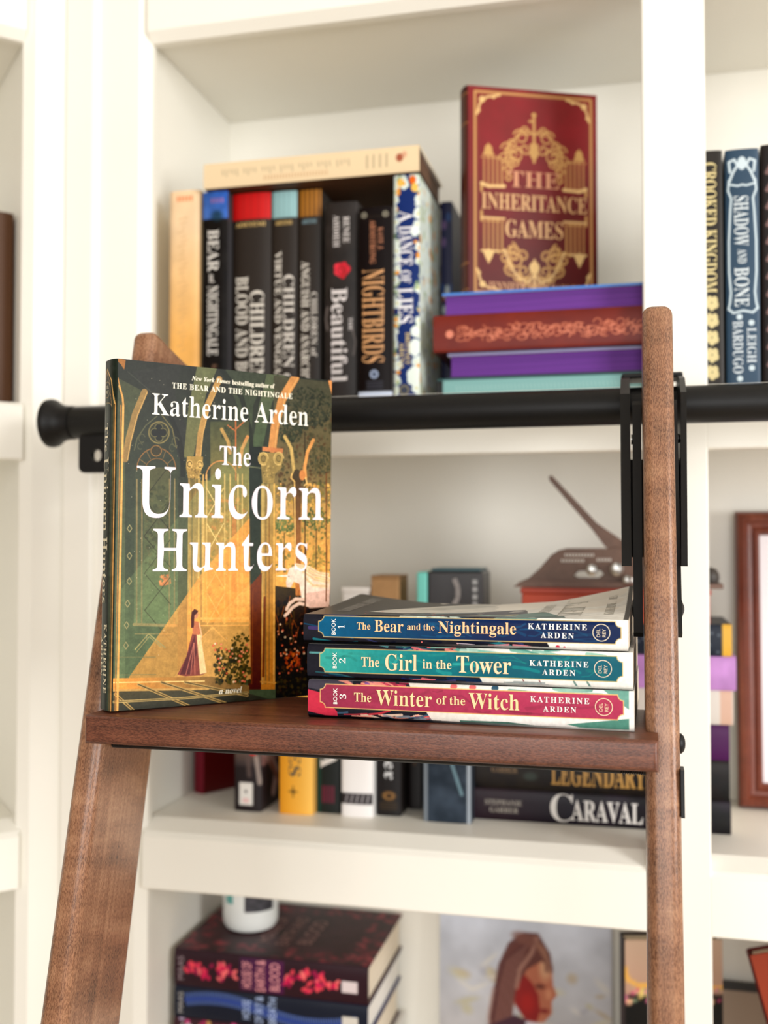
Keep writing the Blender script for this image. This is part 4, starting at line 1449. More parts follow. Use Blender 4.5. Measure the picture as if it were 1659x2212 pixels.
# 6 rose
cv = spine_canvas(211, 36, (42, 37, 35))
cv.noise(.25, 14, 8)
for k in range(16):
    a = k * 2.4
    q = 1.2 + .42 * k
    cv.spot(73 + q * math.cos(a) * .9, 17 + q * math.sin(a) * .9, 4.2, 3.6, [(206, 28, 48), (176, 18, 38), (224, 50, 66)][k % 3], 1, .2)
cv.line(cv.arc(73, 17, 2.4, 2.4, 0, 300), .8, (96, 8, 20)); cv.line(cv.arc(73, 17, 5, 5, 60, 340), .8, (110, 10, 26))
cv.line([(112, 33), (124, 35), (136, 33)], 1.6, (120, 108, 104)); cv.line([(134, 6), (150, 2), (164, 4)], 1.6, (110, 100, 96))
o, fm = standing(-320.5, -284.5, 1052, 211, 'black spine with a red rose and white lettering in the upper row', spine=cv, front=(70, 66, 64), back=(40, 36, 34))
lettering(o, fm, 'author_lettering', (206, 198, 194), [('spine', 'RENEE', 16, 44, 21, 6.5, 'bold'), ('spine', 'AHDIEH', 14, 48, 10, 6.5, 'bold')])
lettering(o, fm, 'title_lettering', (210, 202, 200), [('spine', 'Beautiful', 92, 192, 8, 17, 'bold'), ('spine', 'THE', 124, 138, 27, 4, 'bold')])
# 7 copper letters
cv = spine_canvas(200, 36.5, (33, 29, 27))
cv.line([(10, 1), (10, 36)], .5, (66, 58, 52))
for yy in (7, 30):
    cv.spot(8, yy, 3.4, 3.4, (150, 144, 128)); cv.spot(8, yy, 2, 2, (70, 66, 58))
cv.spot(176, 19, 5, 5, (150, 164, 190)); cv.spot(176, 19, 2.4, 2.4, (60, 66, 84))
for k in range(3):
    cv.line([(184 + 3 * k, 10), (184 + 3 * k, 27)], 1.2, (84, 88, 104), .8)
cv.poly([(194, 0), (200, 0), (200, 37), (194, 37)], (196, 206, 226))
o, fm = standing(-281, -244.5, 1043, 200, 'black spine with tall copper lettering and pale foot in the upper row', spine=cv, front=(96, 90, 84), back=(36, 32, 30), mat='gloss')
lettering(o, fm, 'author_lettering', (166, 104, 70), [('spine', 'ARMSTRONG', 14, 60, 13, 6, 'bold'), ('spine', 'KATE J.', 22, 46, 22, 5, 'bold')])
lettering(o, fm, 'title_lettering', (206, 150, 96), [('spine', 'NIGHTBIRDS', 66, 164, 5, 23, 'bold', -.004)])
# 8 navy with white flowers


def flowers(cv, r, n, x0, x1, y0, y1, s=1.0):
    for i in range(n):
        x, y = r.uniform(x0, x1), r.uniform(y0, y1)
        k = r.randint(6)
        if k < 3:
            q = r.uniform(2.4, 5.2) * s
            for j in range(5):
                cv.spot(x + q * .6 * math.cos(j * 1.26), y + q * .6 * math.sin(j * 1.26), q * .62, q * .5, (222, 232, 224), .95)
            cv.spot(x, y, q * .3, q * .3, (206, 196, 120))
        elif k == 3:
            cv.spot(x, y, 3.0 * s, 2.2 * s, (232, 150, 50), .95, .2, r.uniform(0, 3))
        else:
            cv.spot(x, y, 3.6 * s, 1.5 * s, [(140, 164, 110), (176, 190, 150)][i % 2], .9, .2, r.uniform(0, 3))


cv = spine_canvas(233, 27, (34, 50, 104), 2.0)
r = np.random.RandomState(4)
flowers(cv, r, 70, 0, 233, -2, 3.5); flowers(cv, r, 110, 0, 233, 22, 29)
flowers(cv, r, 16, 0, 12, 0, 27)
for x, y, q in ((8, 20, 5), (6, 7, 5), (14, 5, 5)):
    cv.spot(x, y, q, q * .8, [(226, 104, 36), (236, 176, 74), (240, 186, 90)][int(x) % 3], 1, .2)
for x, q in ((182, 9), (212, 11), (60, 6), (165, 6)):
    for j in range(6):
        cv.spot(x + q * .5 * math.cos(j), 4.5 + q * .4 * math.sin(j), q * .55, q * .45, (226, 236, 228))
cv.spot(226, 16, 6, 6, (150, 136, 96), .8); cv.spot(226, 16, 4, 4, (60, 66, 84), .9)
cf = Canvas(128, 233, .9, (214, 224, 216))
flowers(cf, r, 170, 0, 128, 0, 233, 2.0)
for i in range(60):
    cf.spot(r.uniform(0, 128), r.uniform(0, 233), 5, 2.4, [(150, 170, 120), (70, 84, 130), (230, 150, 60)][i % 3], .8, .2, r.uniform(0, 3))
o, fm = standing(-243.5, -216.5, 1048, 233, 'navy spine with white flowers and leaves at the right of the standing books', spine=cv, front=cf, back=(150, 164, 140), mat='gloss', d=122)
lettering(o, fm, 'title_lettering', (234, 232, 236), [('spine', 'A', 38, 50, 6, 14, 'bold'), ('spine', 'DANCE', 54, 96, 5, 15, 'bold'), ('spine', 'OF', 101, 114, 7, 11, 'bold'), ('spine', 'LIES', 119, 156, 5, 15, 'bold')])
lettering(o, fm, 'author_lettering', (206, 184, 126), [('spine', 'BRITTNEY', 166, 200, 12.5, 4.8, 'bold'), ('spine', 'ARENA', 176, 204, 6, 4.8, 'bold')])
# narrow dark book set back behind the flowers
cv = spine_canvas(238, 13, (24, 32, 62))
for k in range(14):
    cv.spot(rng.uniform(6, 232), rng.uniform(0, 13), 7, 3.5, [(150, 80, 44), (40, 70, 120), (120, 90, 130), (190, 200, 190)][k % 4], .8, .4)
standing(-214, -201, 1158, 238, 'narrow dark blue patterned spine set back beside the white-flowered book', spine=cv, front=(30, 34, 56), d=118)
# cream book lying across the tops
cv = spine_canvas(240, 27.5, (226, 202, 164))
for x in np.linspace(22, 168, 36):
    if int(x) % 7:
        cv.line([(x, 9), (x + .6, 14 + 2 * math.sin(x * 2))], 1.2, (150, 138, 112), .75)
for x in np.linspace(70, 140, 22):
    cv.line([(x, 19), (x, 22.5)], 1.1, (186, 138, 96), .8)
for k in range(4):
    cv.line([(184 + 7 * k, 7), (184 + 7 * k, 20)], 1.8, (160, 146, 118), .8)
cv.spot(219, 12, 4.5, 5, (150, 70, 46), .9, .3); cv.spot(224, 9, 3, 4, (206, 150, 120), .8, .3)
book('hardcover_book', 'cream book lying flat across the tops of the standing books', 27.5, 240, 130, (-214.5, 1040, 382.3), lying=True, spine=cv, front=(240, 224, 190), back=(84, 56, 38), bulge=1.5, mat='matte', pages='pages_dark')

# stack at the right of the upper row ------------------------------
GS = 'books stacked in the upper row'


def lying(x1, L, y, z, t, label, d=120, rev=False, **kw):
    if rev:      # fore-edge to the room
        return book(kw.pop('name', 'hardcover_book'), label, t, L, d, (x1 - L, y + d, z), rz=PI, lying=True, **kw)
    return book(kw.pop('name', 'hardcover_book'), label, t, L, d, (x1, y, z), lying=True, **kw)


cv = spine_canvas(232, 17.4, (124, 170, 168))
cv.poly([(0, 0), (6, 0), (6, 18), (0, 18)], (24, 30, 30)); cv.line([(0, .6), (232, .6)], 2.4, (60, 96, 96))
for x in np.linspace(20, 200, 46):
    cv.line([(x, 8), (x + 1, 13)], 1.0, (160, 196, 192), .6)
lying(34, 232, 1050, S1, 17.4, 'teal grey book at the bottom of the stack behind the rail', group=GS, spine=cv, front=(70, 104, 104), back=(20, 24, 26))
lying(38, 226, 1056, S1 + 17.6, 26.6, 'book with purple page edges second from bottom, under the red-brown one', rev=True, group=GS, spine=(30, 26, 34), front=(168, 166, 206), back=(40, 40, 60), pages='pages_purple')
cv = spine_canvas(240, 38, (110, 38, 18))
r = np.random.RandomState(12)
cv.noise(.12, 20, 3)
cv.spot(17, 20, 4.5, 4.5, (214, 130, 106))
for k in range(30):
    x = 28 + k * 7
    for j in range(4):
        a = r.uniform(0, 6.28)
        cv.line(cv.arc(x + r.uniform(-3, 3), 20 + r.uniform(-6, 6), r.uniform(2.5, 5.5), r.uniform(2, 4), math.degrees(a), math.degrees(a) + 230, 10), 1.1, (206, 122, 96), .85)
lying(39, 240, 1045, S1 + 44.4, 38, 'red-brown leather book with a scrolling pink spine ornament in the stack', group=GS, spine=cv, front=(96, 32, 20), back=(70, 24, 16), bulge=2.0, d=124)
lying(36, 230, 1058, S1 + 82.6, 25.4, 'blue book with purple page edges on top of the upper stack', rev=True, group=GS, spine=(26, 26, 40), front=(70, 130, 210), back=(26, 24, 34), pages='pages_purple')

# maroon book with gold filigree standing on that stack ----------
MW, MH, MT = 148.0, 226.0, 25.0
cv = Canvas(MW, MH, 2.6, (116, 26, 30))
cv.gpoly([(0, 0), (MW, 0), (MW, MH), (0, MH)], (122, 26, 32), (84, 28, 28), (70, 40), (70, 200))
gold, pale = (190, 146, 86), (216, 178, 118)
cv.noise(.12, 30, 6)
# border with corner pieces
cv.line([(8, 6), (MW - 7, 6), (MW - 7, MH - 6), (8, MH - 6)], 3.2, (182, 132, 80), close=True)
cv.line([(11.5, 9.5), (MW - 10.5, 9.5), (MW - 10.5, MH - 9.5), (11.5, MH - 9.5)], .8, (120, 60, 44), close=True)
for cx, cy, sx, sy_ in ((10, 8, 1, 1), (MW - 9, 8, -1, 1), (10, MH - 8, 1, -1), (MW - 9, MH - 8, -1, -1)):
    cv.line([(cx, cy + sy_ * 22), (cx + sx * 3, cy + sy_ * 12), (cx + sx * 6, cy + sy_ * 6), (cx + sx * 12, cy + sy_ * 3), (cx + sx * 26, cy)], 2.4, pale)
    cv.spot(cx + sx * 6, cy + sy_ * 6, 3.6, 3.6, pale)
    cv.spot(cx + sx * 2, cy + sy_ * 18, 2.2, 2.6, pale); cv.spot(cx + sx * 19, cy + sy_ * 2.5, 2.8, 2.0, pale)
mid = MW / 2 + 1


def scroll(x, y, r0, a0, turns, sx, w=2.0):
    a = np.linspace(0, 1, 30)
    q = r0 * (1 - .75 * a)
    t = np.radians(a0) + a * turns * 2 * PI
    for s in (1, -1):
        cv.line([(mid + s * (sx + x + p * math.cos(u)), y - p * math.sin(u)) for p, u in zip(q, t)], w, gold)


# gate piers left and right
for s in (1, -1):
    for y0, y1 in ((74, 106), (142, 176)):
        for k in range(5):
            x = mid + s * (37 + k * 5)
            cv.line([(x, y0 + (4 if k in (0, 4) else 0)), (x, y1)], 1.7, gold)
        cv.line([(mid + s * 34, y0 + 2), (mid + s * 60, y0 + 2)], 1.4, gold); cv.line([(mid + s * 34, y1), (mid + s * 60, y1)], 2.2, pale)
    cv.poly([(mid + s * 45, 74), (mid + s * 52, 60), (mid + s * 59, 74)], gold); cv.spot(mid + s * 52, 68, 4.6, 6.5, gold)
    cv.poly([(mid + s * 45, 176), (mid + s * 52, 190), (mid + s * 59, 176)], pale); cv.spot(mid + s * 52, 180, 4.6, 6.5, pale)
    cv.line([(mid + s * 60, 104), (mid + s * 60, 112)], 2.6, gold); cv.line([(mid + s * 60, 134), (mid + s * 60, 144)], 2.6, gold)
    cv.line([(mid + s * 34, 106), (mid + s * 52, 107), (mid + s * 60, 104)], 3.6, pale)
    cv.line([(mid + s * 34, 141), (mid + s * 60, 141)], 2.2, pale)
# scrollwork arching above and below the words
for y, x, q, a0 in ((74, 34, 9, 90), (66, 30, 8, 10), (78, 26, 7, 250), (96, 30, 5, 60), (44, 10, 6, 200)) + ((72, 22, 9, 90), (60, 24, 8, 200), (52, 15, 9, 20), (80, 22, 7, 300), (64, 10, 7, 140), (88, 30, 5, 0)):
    scroll(0, y, q, a0, 1.2, x, 1.9)
for y, x, q, a0 in ((182, 34, 8, 30), (194, 28, 7, 250), (172, 26, 6, 100), (208, 14, 6, 20)) + ((176, 22, 8, 270), (186, 22, 9, 60), (196, 12, 8, 180), (180, 13, 7, 330), (202, 20, 6, 120), (190, 30, 5, 30), (207, 7, 6, 200)):
    scroll(0, y, q, a0, 1.2, x, 2.0)
for s in (1, -1):
    cv.line([(mid + s * 34, 78), (mid + s * 28, 62), (mid + s * 16, 46), (mid + s * 6, 44), (mid, 50)], 2.0, gold)
    cv.line([(mid + s * 34, 174), (mid + s * 28, 190), (mid + s * 18, 204), (mid + s * 7, 208), (mid, 198)], 2.2, pale)
# key-like shaft through the middle
cv.line([(mid, 26), (mid, 78)], 3.2, gold); cv.spot(mid, 66, 5.5, 10, gold); cv.line([(mid - 5, 34), (mid, 34)], 3.0, gold); cv.spot(mid, 27, 3, 3, gold)
cv.line([(mid, 184), (mid, 214)], 3.0, pale); cv.spot(mid, 216, 4.4, 4.4, pale); cv.spot(mid, 192, 6, 7, pale)
fld, dirx = (-173.0, 1076.0), (135 / 147.6, 60 / 147.6)
rzm = math.atan2(-dirx[0], dirx[1])
cs_, sn_ = math.cos(rzm), math.sin(rzm)
sp = spine_canvas(MH, MT, (66, 20, 20))
for x in (8, 40, 190, 218):
    sp.line([(x, 0), (x, MT)], 1.6, (160, 112, 66))
sp.line([(10, 3), (216, 3)], 1.0, (140, 96, 58)); sp.line([(10, 22), (216, 22)], 1.0, (140, 96, 58))
o, fm = book('hardcover_book', 'maroon book with gold gate filigree on its cover, standing on the upper stack', MT, MH, MW,
             (fld[0] - cs_ * MT / 2, fld[1] - sn_ * MT / 2, S1 + 108.2), rzm, spine=sp, front=cv, back=(60, 18, 20), mat='satin', bulge=4.0, fn=(150, 230))
lettering(o, fm, 'title_lettering', (196, 132, 92), [('front', 'THE', 46, 104, MH - 106, 17, 'bold')])
lettering(o, fm, 'title_lettering', (206, 158, 104), [('front', 'INHERITANCE', 15, 136, MH - 131, 17, 'bold'), ('front', 'GAMES', 42, 108, MH - 160, 18, 'bold')])
lettering(o, fm, 'author_lettering', (196, 140, 96), [('front', 'JENNIFER LYNN BARNES', 22, 128, 9, 8, 'bold')])

# brown books at the right end of the corner bookcase, upper row
for k, (x, t, h, c) in enumerate(CORNER_BOOKS):
    lx, ly = x + 10, 56.0
    book('hardcover_book', ('dark brown book nearest the frame inside the corner bookcase', 'tan brown book second from the frame inside the corner bookcase',
         'darkest brown book third from the frame inside the corner bookcase')[k], t, h, 128,
         (-611 + (lx - ly) * math.sqrt(.5), 1029 + (lx + ly) * math.sqrt(.5), S1), PI / 4, spine=c, front=c, back=c, group='brown books in the corner bookcase')

# right-hand bay, upper row -----------------------------------------
cv = spine_canvas(232, 38, (40, 36, 33), 2.0)
r = np.random.RandomState(9)
for k in range(5):
    x = 150 + 17 * k
    for j in range(5):
        cv.spot(x + 4 * math.cos(j * 1.3), 11 + 4 * math.sin(j * 1.3), 4.2, 3.2, (206, 190, 140), .95, .2)
o, fm = standing(47, 85, 1050, 232, 'black spine with pale gold letters and blossoms beside the centre stile', spine=cv, front=(48, 44, 42), back=(36, 32, 30), group='books standing in the right bay')
lettering(o, fm, 'title_lettering', (206, 188, 132), [('spine', 'CROOKED KINGDOM', 12, 140, 20, 12, 'bold')])
cv = spine_canvas(231, 31, (46, 66, 84), 2.2)
cv.gpoly([(0, 0), (231, 0), (231, 31), (0, 31)], (40, 62, 82), (56, 76, 96), (0, 31), (0, 0))
pc = (196, 210, 216)
for s in (1, -1):
    y = lambda v: 15.5 + s * v
    cv.line([(22, y(11)), (12, y(12)), (10, y(7)), (16, y(4)), (22, y(8)), (32, y(12))], 2.4, pc)
    cv.line([(30, y(12)), (40, y(13)), (48, y(10)), (60, y(11)), (90, y(12.5)), (120, y(12.5)), (140, y(11)), (150, y(12)), (156, y(13.5))], 2.0, pc)
    cv.line([(34, y(12)), (36, y(4)), (35, y(0))], 2.0, pc)
    cv.line([(156, y(13)), (160, y(9)), (158, y(0))], 2.2, pc)
cv.spot(14, 15.5, 7, 4.4, pc); cv.spot(164, 19, 3, 3, pc); cv.spot(224, 19, 3, 3, pc); cv.spot(170, 8, 3, 3, pc); cv.spot(214, 8, 3, 3, pc)
o, fm = standing(87.5, 118.5, 1050, 231, 'slate blue spine with an ornate pale frame in the right bay', spine=cv, front=(50, 70, 88), back=(36, 52, 68), group='books standing in the right bay')
lettering(o, fm, 'title_lettering', (206, 216, 220), [('spine', 'SHADOW', 46, 95, 8, 13, 'bold'), ('spine', 'AND', 98, 112, 11, 8, 'bold'), ('spine', 'BONE', 116, 154, 8, 13, 'bold')])
lettering(o, fm, 'author_lettering', (200, 210, 216), [('spine', 'BARDUGO', 168, 219, 6, 9, 'bold'), ('spine', 'LEIGH', 175, 209, 19, 8, 'bold')])
cv = spine_canvas(233, 40, (34, 30, 30))
for k in range(12):
    cv.line([(20 + 17 * k, 30), (27 + 17 * k, 34)], 5, (130, 100, 98), .9)
standing(120.5, 160.5, 1049, 233, 'black spine with dusky pink marks at the right edge of the photo', spine=cv, front=(36, 32, 32), back=(30, 26, 26), group='books standing in the right bay')

# ------------------------------------------------------------------ middle row: standing books behind the step
G2 = 'books standing in the middle row'
u3 = math.radians(-30)
o, fm = book('hardcover_book', 'dark red book turned aside in the left corner of the middle row', 19, 200, 118,
             (-503 - math.cos(u3) * 9.5, 1157 - math.sin(u3) * 9.5, S2), u3, spine=(112, 14, 42), front=(84, 10, 18), group=G2, mat='satin')
cv = spine_canvas(200, 32, (40, 34, 36))
cv.gpoly([(118, 0), (150, 0), (150, 32), (118, 32)], (150, 120, 100), (60, 52, 54), (118, 0), (150, 0))
cv.spot(124, 10, 14, 9, (226, 24, 24)); cv.spot(120, 27, 12, 5, (226, 24, 24))
cv.line([(140, 6), (168, 2)], 5, (176, 160, 150), .8); cv.line([(134, 16), (160, 14)], 5, (96, 80, 76), .8)
cv.poly([(168, 10), (193, 10), (193, 26), (168, 26)], (232, 228, 222)); cv.spot(178, 18, 1.8, 1.8, (40, 34, 34)); cv.spot(188, 18, 3, 5, (232, 170, 170), .6)
cf = Canvas(122, 200, .7, (52, 44, 46))
cf.poly([(0, 110), (60, 110), (60, 150), (0, 150)], (150, 110, 104)); cf.spot(20, 122, 26, 12, (220, 30, 30)); cf.line([(10, 130), (50, 165), (40, 185)], 14, (196, 170, 164)); cf.line([(30, 150), (70, 190)], 8, (150, 100, 84))
standing(-439, -407, 1097, 200, 'black spine with red patches and a white square label in the middle row', z=S2, spine=cv, front=cf, group=G2, d=124, back=(40, 34, 36))
cv = spine_canvas(200, 38, (238, 172, 56))
cv.gpoly([(0, 0), (200, 0), (200, 38), (0, 38)], (242, 188, 88), (232, 156, 40), (0, 0), (0, 38))
cv.spot(175, 22, 2.6, 2.6, (60, 50, 30)); cv.line([(169, 22), (181, 22)], 1.2, (90, 70, 34)); cv.line([(175, 17), (175, 27)], 1.2, (90, 70, 34))
o, fm = standing(-386, -347.5, 1097, 200, 'golden yellow spine in the middle row below the step', z=S2, spine=cv, front=(230, 176, 90), back=(230, 160, 50), group=G2)
lettering(o, fm, 'title_lettering', (54, 66, 62), [('spine', 'NES', 112, 158, 12, 13, 'bold')])
cv = spine_canvas(200, 27, (32, 36, 34))
cv.line([(0, 25), (200, 25)], 5, (28, 64, 58))
for k in range(5):
    cv.line([(170, 8 + 3 * k), (188, 8 + 3 * k)], 1.4, (150, 40, 70), .8)
o, fm = standing(-346.5, -319, 1110, 200, 'black spine with blocky white letters and a green edge in the middle row', z=S2, spine=cv, front=(36, 40, 38), group=G2)
lettering(o, fm, 'title_lettering', (220, 216, 210), [('spine', 'EA', 112, 150, 5, 18, 'bold', .01)])
cv = spine_canvas(200, 35, (236, 232, 230))
cv.poly([(174, 0), (186, 0), (186, 36), (174, 36)], (52, 48, 50))
for k in range(5):
    cv.line([(176, 4 + 6 * k), (184, 6 + 6 * k)], 1.4, (170, 164, 166))
standing(-315.5, -280.5, 1102, 200, 'white spine with a dark band near its foot in the middle row', z=S2, spine=cv, front=(238, 236, 234), back=(220, 216, 214), group=G2)
cv = spine_canvas(200, 27, (32, 28, 26))
cv.spot(178, 13, 6, 9, (150, 108, 60), .9, .4); cv.spot(178, 13, 3, 4, (60, 44, 30)); cv.spot(124, 5, 5, 3, (110, 96, 70), .8)
for k in range(3):
    cv.line([(186 + 3 * k, 4), (186 + 3 * k, 23)], .8, (90, 72, 48))
o, fm = standing(-279, -251.8, 1115, 200, 'black spine with white blackletter script in the middle row', z=S2, spine=cv, front=(46, 40, 38), group=G2)
lettering(o, fm, 'title_lettering', (206, 206, 206), [('spine', 'ager', 112, 160, 9, 14, 'frak')])
cv = spine_canvas(200, 15, (34, 30, 28))
cv.line([(110, 8), (150, 8)], 2.4, (110, 74, 44), .7)
standing(-250.5, -235.5, 1150, 200, 'thin dark brown spine set back in the middle row', z=S2, spine=cv, front=(36, 32, 30), group=G2, d=112)
cv = spine_canvas(200, 52, (54, 62, 72))
cv.noise(.45, 22, 15)
cv.line([(0, 2.5), (200, 2.5)], 4, (150, 158, 166)); cv.line([(0, 49.5), (200, 49.5)], 4, (130, 138, 146))
cv.line([(110, 28), (140, 20), (170, 10)], 3.4, (120, 150, 160), .8)
standing(-224, -172, 1103, 201, 'wide slate blue marbled spine with pale edges in the middle row', z=S2, spine=cv, front=(56, 62, 70), back=(70, 76, 82), group=G2, mat='gloss', bulge=2.5)

# stack in the middle row, running on behind the centre stile
SY = 1125
zs = S2
GM = 'books stacked in the middle row'
cv = spine_canvas(266, 34, (34, 28, 36)); cv.noise(.3, 24, 5)
cv.gpoly([(0, 0), (110, 0), (110, 34), (0, 34)], (44, 32, 38), (32, 30, 40), (30, 0), (110, 0), .8)
o, fm = lying(94, 266, SY, zs, 34, 'black book with large white lettering, bottom of the middle stack', group=GM, spine=cv, front=(34, 30, 34))
lettering(o, fm, 'author_lettering', (150, 142, 132), [('spine', 'STEPHANIE', 12, 52, 17, 5.4, 'bold'), ('spine', 'GARBER', 17, 48, 9, 5.4, 'bold')])
lettering(o, fm, 'title_lettering', (232, 228, 224), [('spine', 'C', 82, 106, 3.5, 28.5, 'bold', -.006), ('spine', 'ARAVAL', 104, 178, 5.5, 21, 'bold', .004)])
zs += 34.2
cv = spine_canvas(264, 41, (34, 30, 27)); cv.noise(.3, 20, 6)
cv.spot(60, 26, 10, 6, (70, 84, 78), .6, .5)
o, fm = lying(93, 264, SY, zs, 41, 'dark brown book with golden lettering, second from bottom of the middle stack', group=GM, spine=cv, front=(36, 32, 30))
lettering(o, fm, 'author_lettering', (120, 92, 60), [('spine', 'STEPHANIE', 12, 52, 26, 5.4, 'bold'), ('spine', 'GARBER', 18, 46, 18, 5.4, 'bold')])
lettering(o, fm, 'title_lettering', (196, 148, 72), [('spine', 'LEGENDARY', 82, 180, 8, 24, 'bold', .004)])
zs += 41.2
lying(93, 236, SY, zs, 37, 'dark purple book in the middle stack under the white one', group=GM, spine=(74, 28, 78), front=(60, 26, 62)); zs += 37.2
cv = spine_canvas(240, 35, (214, 206, 198)); cv.line([(233, 0), (233, 35)], 12, (206, 150, 122), .6); cv.spot(206, 18, 3, 5, (150, 110, 110), .7, .5)
lying(97, 240, SY - 2, zs, 35, 'off-white book in the middle stack under the lilac one', group=GM, spine=cv, front=(220, 212, 204)); zs += 35.2
cv = spine_canvas(243, 35, (186, 134, 196)); cv.noise(.12, 16, 3); cv.spot(204, 16, 8, 4, (150, 90, 150), .6, .5)
lying(100, 243, SY - 2, zs, 35, 'lilac book in the middle stack under the navy one', group=GM, spine=cv, front=(196, 146, 204)); zs += 35.2
cv = spine_canvas(238, 33, (38, 44, 56)); cv.line([(234, 0), (234, 33)], 11, (222, 172, 66))
for k in range(40):
    cv.spot(rng.uniform(120, 228), rng.uniform(4, 30), 2.2, 2.2, (120, 130, 140), .6, .5)
o, fm = lying(96, 238, SY - 3, zs, 33, 'navy book with a yellow end, top of the middle stack', group=GM, spine=cv, front=(34, 36, 44)); zs += 33.2

# red box and the lever tool on it
m = MB()
m.box(-118, 74, 0, 86, 0, 30, bev=1.5)
bx = thing('wooden_box', 'low orange-red box on the middle stack under the brown lever tool', 'box', (0, 1110, zs), u=K_)
m.build('box_body', flat('orange_red_lacquer', (172, 58, 26), .45), bx, K_)
m = MB()
m.box(-119.5, 75.5, -1.5, 87.5, 30.1, 36, bev=1.2)
m.build('lid', flat('orange_red_lid', (158, 52, 28), .45), bx, K_)
zt_ = zs + 36.2
TL = flat('brown_painted_iron', (112, 84, 70), .5, vary=.12, scale=120)
tool = thing('lever_press', 'brown lever hand press with a long slanted arm on the orange-red box', 'tool', (0, 1140, zt_), u=K_)
# heights above the box lid; the arm rises to the left
m = MB()
m.prism([(-128, 0.1), (88, 0.1), (88, 5), (-104, 7), (-122, 5)], -20, 28, 'y')
m.build('base_plate', TL, tool, K_, fixn=True)
hb = [(-121, 5), (-112, 9), (-100, 20), (-88, 34), (-80, 39), (-72, 41), (-27, 41), (-20, 43), (30, 22), (60, 5)]
v, f = outline_mesh([hb, [(-66, 12), (-60, 9), (-38, 9), (-32, 14), (-36, 19), (-60, 18)]], 14, .8)
m = MB(); m.add(np.stack([v[:, 0], v[:, 2], v[:, 1]], -1), f)
m.build('body_casting', TL, tool, K_, fixn=True)
m = MB()
m.prism([(-91, 120), (-88, 121), (-84, 117), (-40, 69), (-6, 45), (22, 28), (30, 18), (10, 20), (-24, 40), (-31, 43), (-45, 62), (-90, 115)], -5, 5, 'y')
m.build('lever_arm', TL, tool, K_, fixn=True)
for x, z, q, ln in ((-45, 14, 6.2, 18), (-19, 15, 7, 20), (-8, 3, 5.5, 20)):
    m = MB()
    m.lathe([(q * .6, -16), (q, -15), (q, -15 + ln), (q * .5, -14 + ln)], 'y', n=24, o=(x, -6, z + 5))
    m.build('steel_roller', MAT['steel'], tool, K_, smooth=True, fixn=True)
m = MB()
m.lathe([(1, 0.1), (9, .2), (10.5, 5), (10, 10), (7, 15), (1, 17)], 'z', n=28, o=(76, 6, 5))
m.build('knob', flat('dark_iron', (58, 50, 44), .5), tool, K_, smooth=True)
mb = MB()
for k, (a, b, z) in enumerate(((-74, -44, 33), (-78, -54, 27), (-40, -24, 28))):
    for x in np.arange(a, b, 3.2):
        mb.box(x, x + 2.0, -8.2, -7.75, z, z + 3)
o = mb.build('stamped_marks', ink((214, 206, 196)), tool, K_)
o['kind'] = 'stuff'

# small things on the tops of the standing books
zt2 = S2 + 200.2
spk = thing('small_speaker', 'small black gadget box with a turquoise side on the middle row books', 'box', (-197, 1112, zt2 + 1), u=K_)
m = MB(); m.box(-24, 37, 0, 60, 0, 68, bev=3, seg=3); m.build('case', flat('black_plastic', (44, 42, 44), .35), spk, K_, smooth=False)
m = MB(); m.box(-36, -24.2, -1, 60, 0, 67, bev=2.5, seg=3); m.build('side_cap', flat('turquoise_plastic', (108, 196, 184), .4), spk, K_)
m = MB(); m.box(-20, 34, 2, 58, 68.1, 71, bev=1); m.build('top_cap', flat('dark_teal_plastic', (50, 84, 92), .4), spk, K_)
m = MB()
pts = [(6, 60), (10, 50), (10, 40), (4, 28), (-2, 14), (-2, 4)]
for (ax_, az), (bx_, bz) in zip(pts[:-1], pts[1:]):
    d_ = np.array([bx_ - ax_, bz - az]); d_ = d_ / np.hypot(*d_); n_ = np.array([-d_[1], d_[0]]) * 2.6
    m.prism([(ax_ + n_[0], az + n_[1]), (ax_ - n_[0], az - n_[1]), (bx_ - n_[0], bz - n_[1]), (bx_ + n_[0], bz + n_[1])], -1.4, -.1, 'y')
m.build('wrist_strap', flat('grey_webbing', (132, 126, 124), .7), spk, K_, fixn=True)
m = MB()
for z in np.arange(6, 62, 8):
    m.box(26, 31, -.8, -.1, z, z + 5)
o = m.build('control_buttons', flat('grey_buttons', (150, 150, 150), .4), spk, K_); o['kind'] = 'stuff'
bb = thing('cardboard_box', 'small kraft brown box on the middle row books left of the black gadget', 'box', (-270, 1122, zt2), u=K_)
m = MB(); m.box(-17, 15, 0, 46, 0, 60, bev=1); m.build('carton', flat('kraft_card', (168, 128, 84), .7, vary=.08, scale=90), bb, K_)
m = MB(); m.box(-17, 15, -.8, 47, 60.1, 63.5, bev=.8); m.build('lid', flat('kraft_lid', (150, 112, 72), .7), bb, K_)
wb = thing('white_box', 'small white box behind the big hardcover on the middle row books', 'box', (-305, 1124, zt2), u=K_)
m = MB(); m.box(-16, 16, 0, 40, 0, 44, bev=2); m.build('carton', flat('white_card', (238, 234, 230), .5), wb, K_)
m = MB(); m.box(-16.8, 16.8, -.8, 41, 44.1, 50, bev=1.5); m.build('lid', flat('white_card_lid', (244, 240, 236), .5), wb, K_)

# ------------------------------------------------------------------ framed sheet in the right bay
FR = wood('mahogany_frame', 2, (62, 24, 14), (104, 46, 30), (140, 74, 52), .2, .28, .4)
frm = thing('picture_frame', 'mahogany picture frame with a white sheet standing in the right bay', 'frame', (112, 1250, S2), (math.radians(-3.0), 0, 0), u=K_)
W_, H_ = 250.0, 336.0
prof = [(0, 0), (0, -10), (3, -15), (8, -17), (12, -14), (14, -9), (18, -8), (22, -11), (25, -9), (27, -5), (28, 0)]


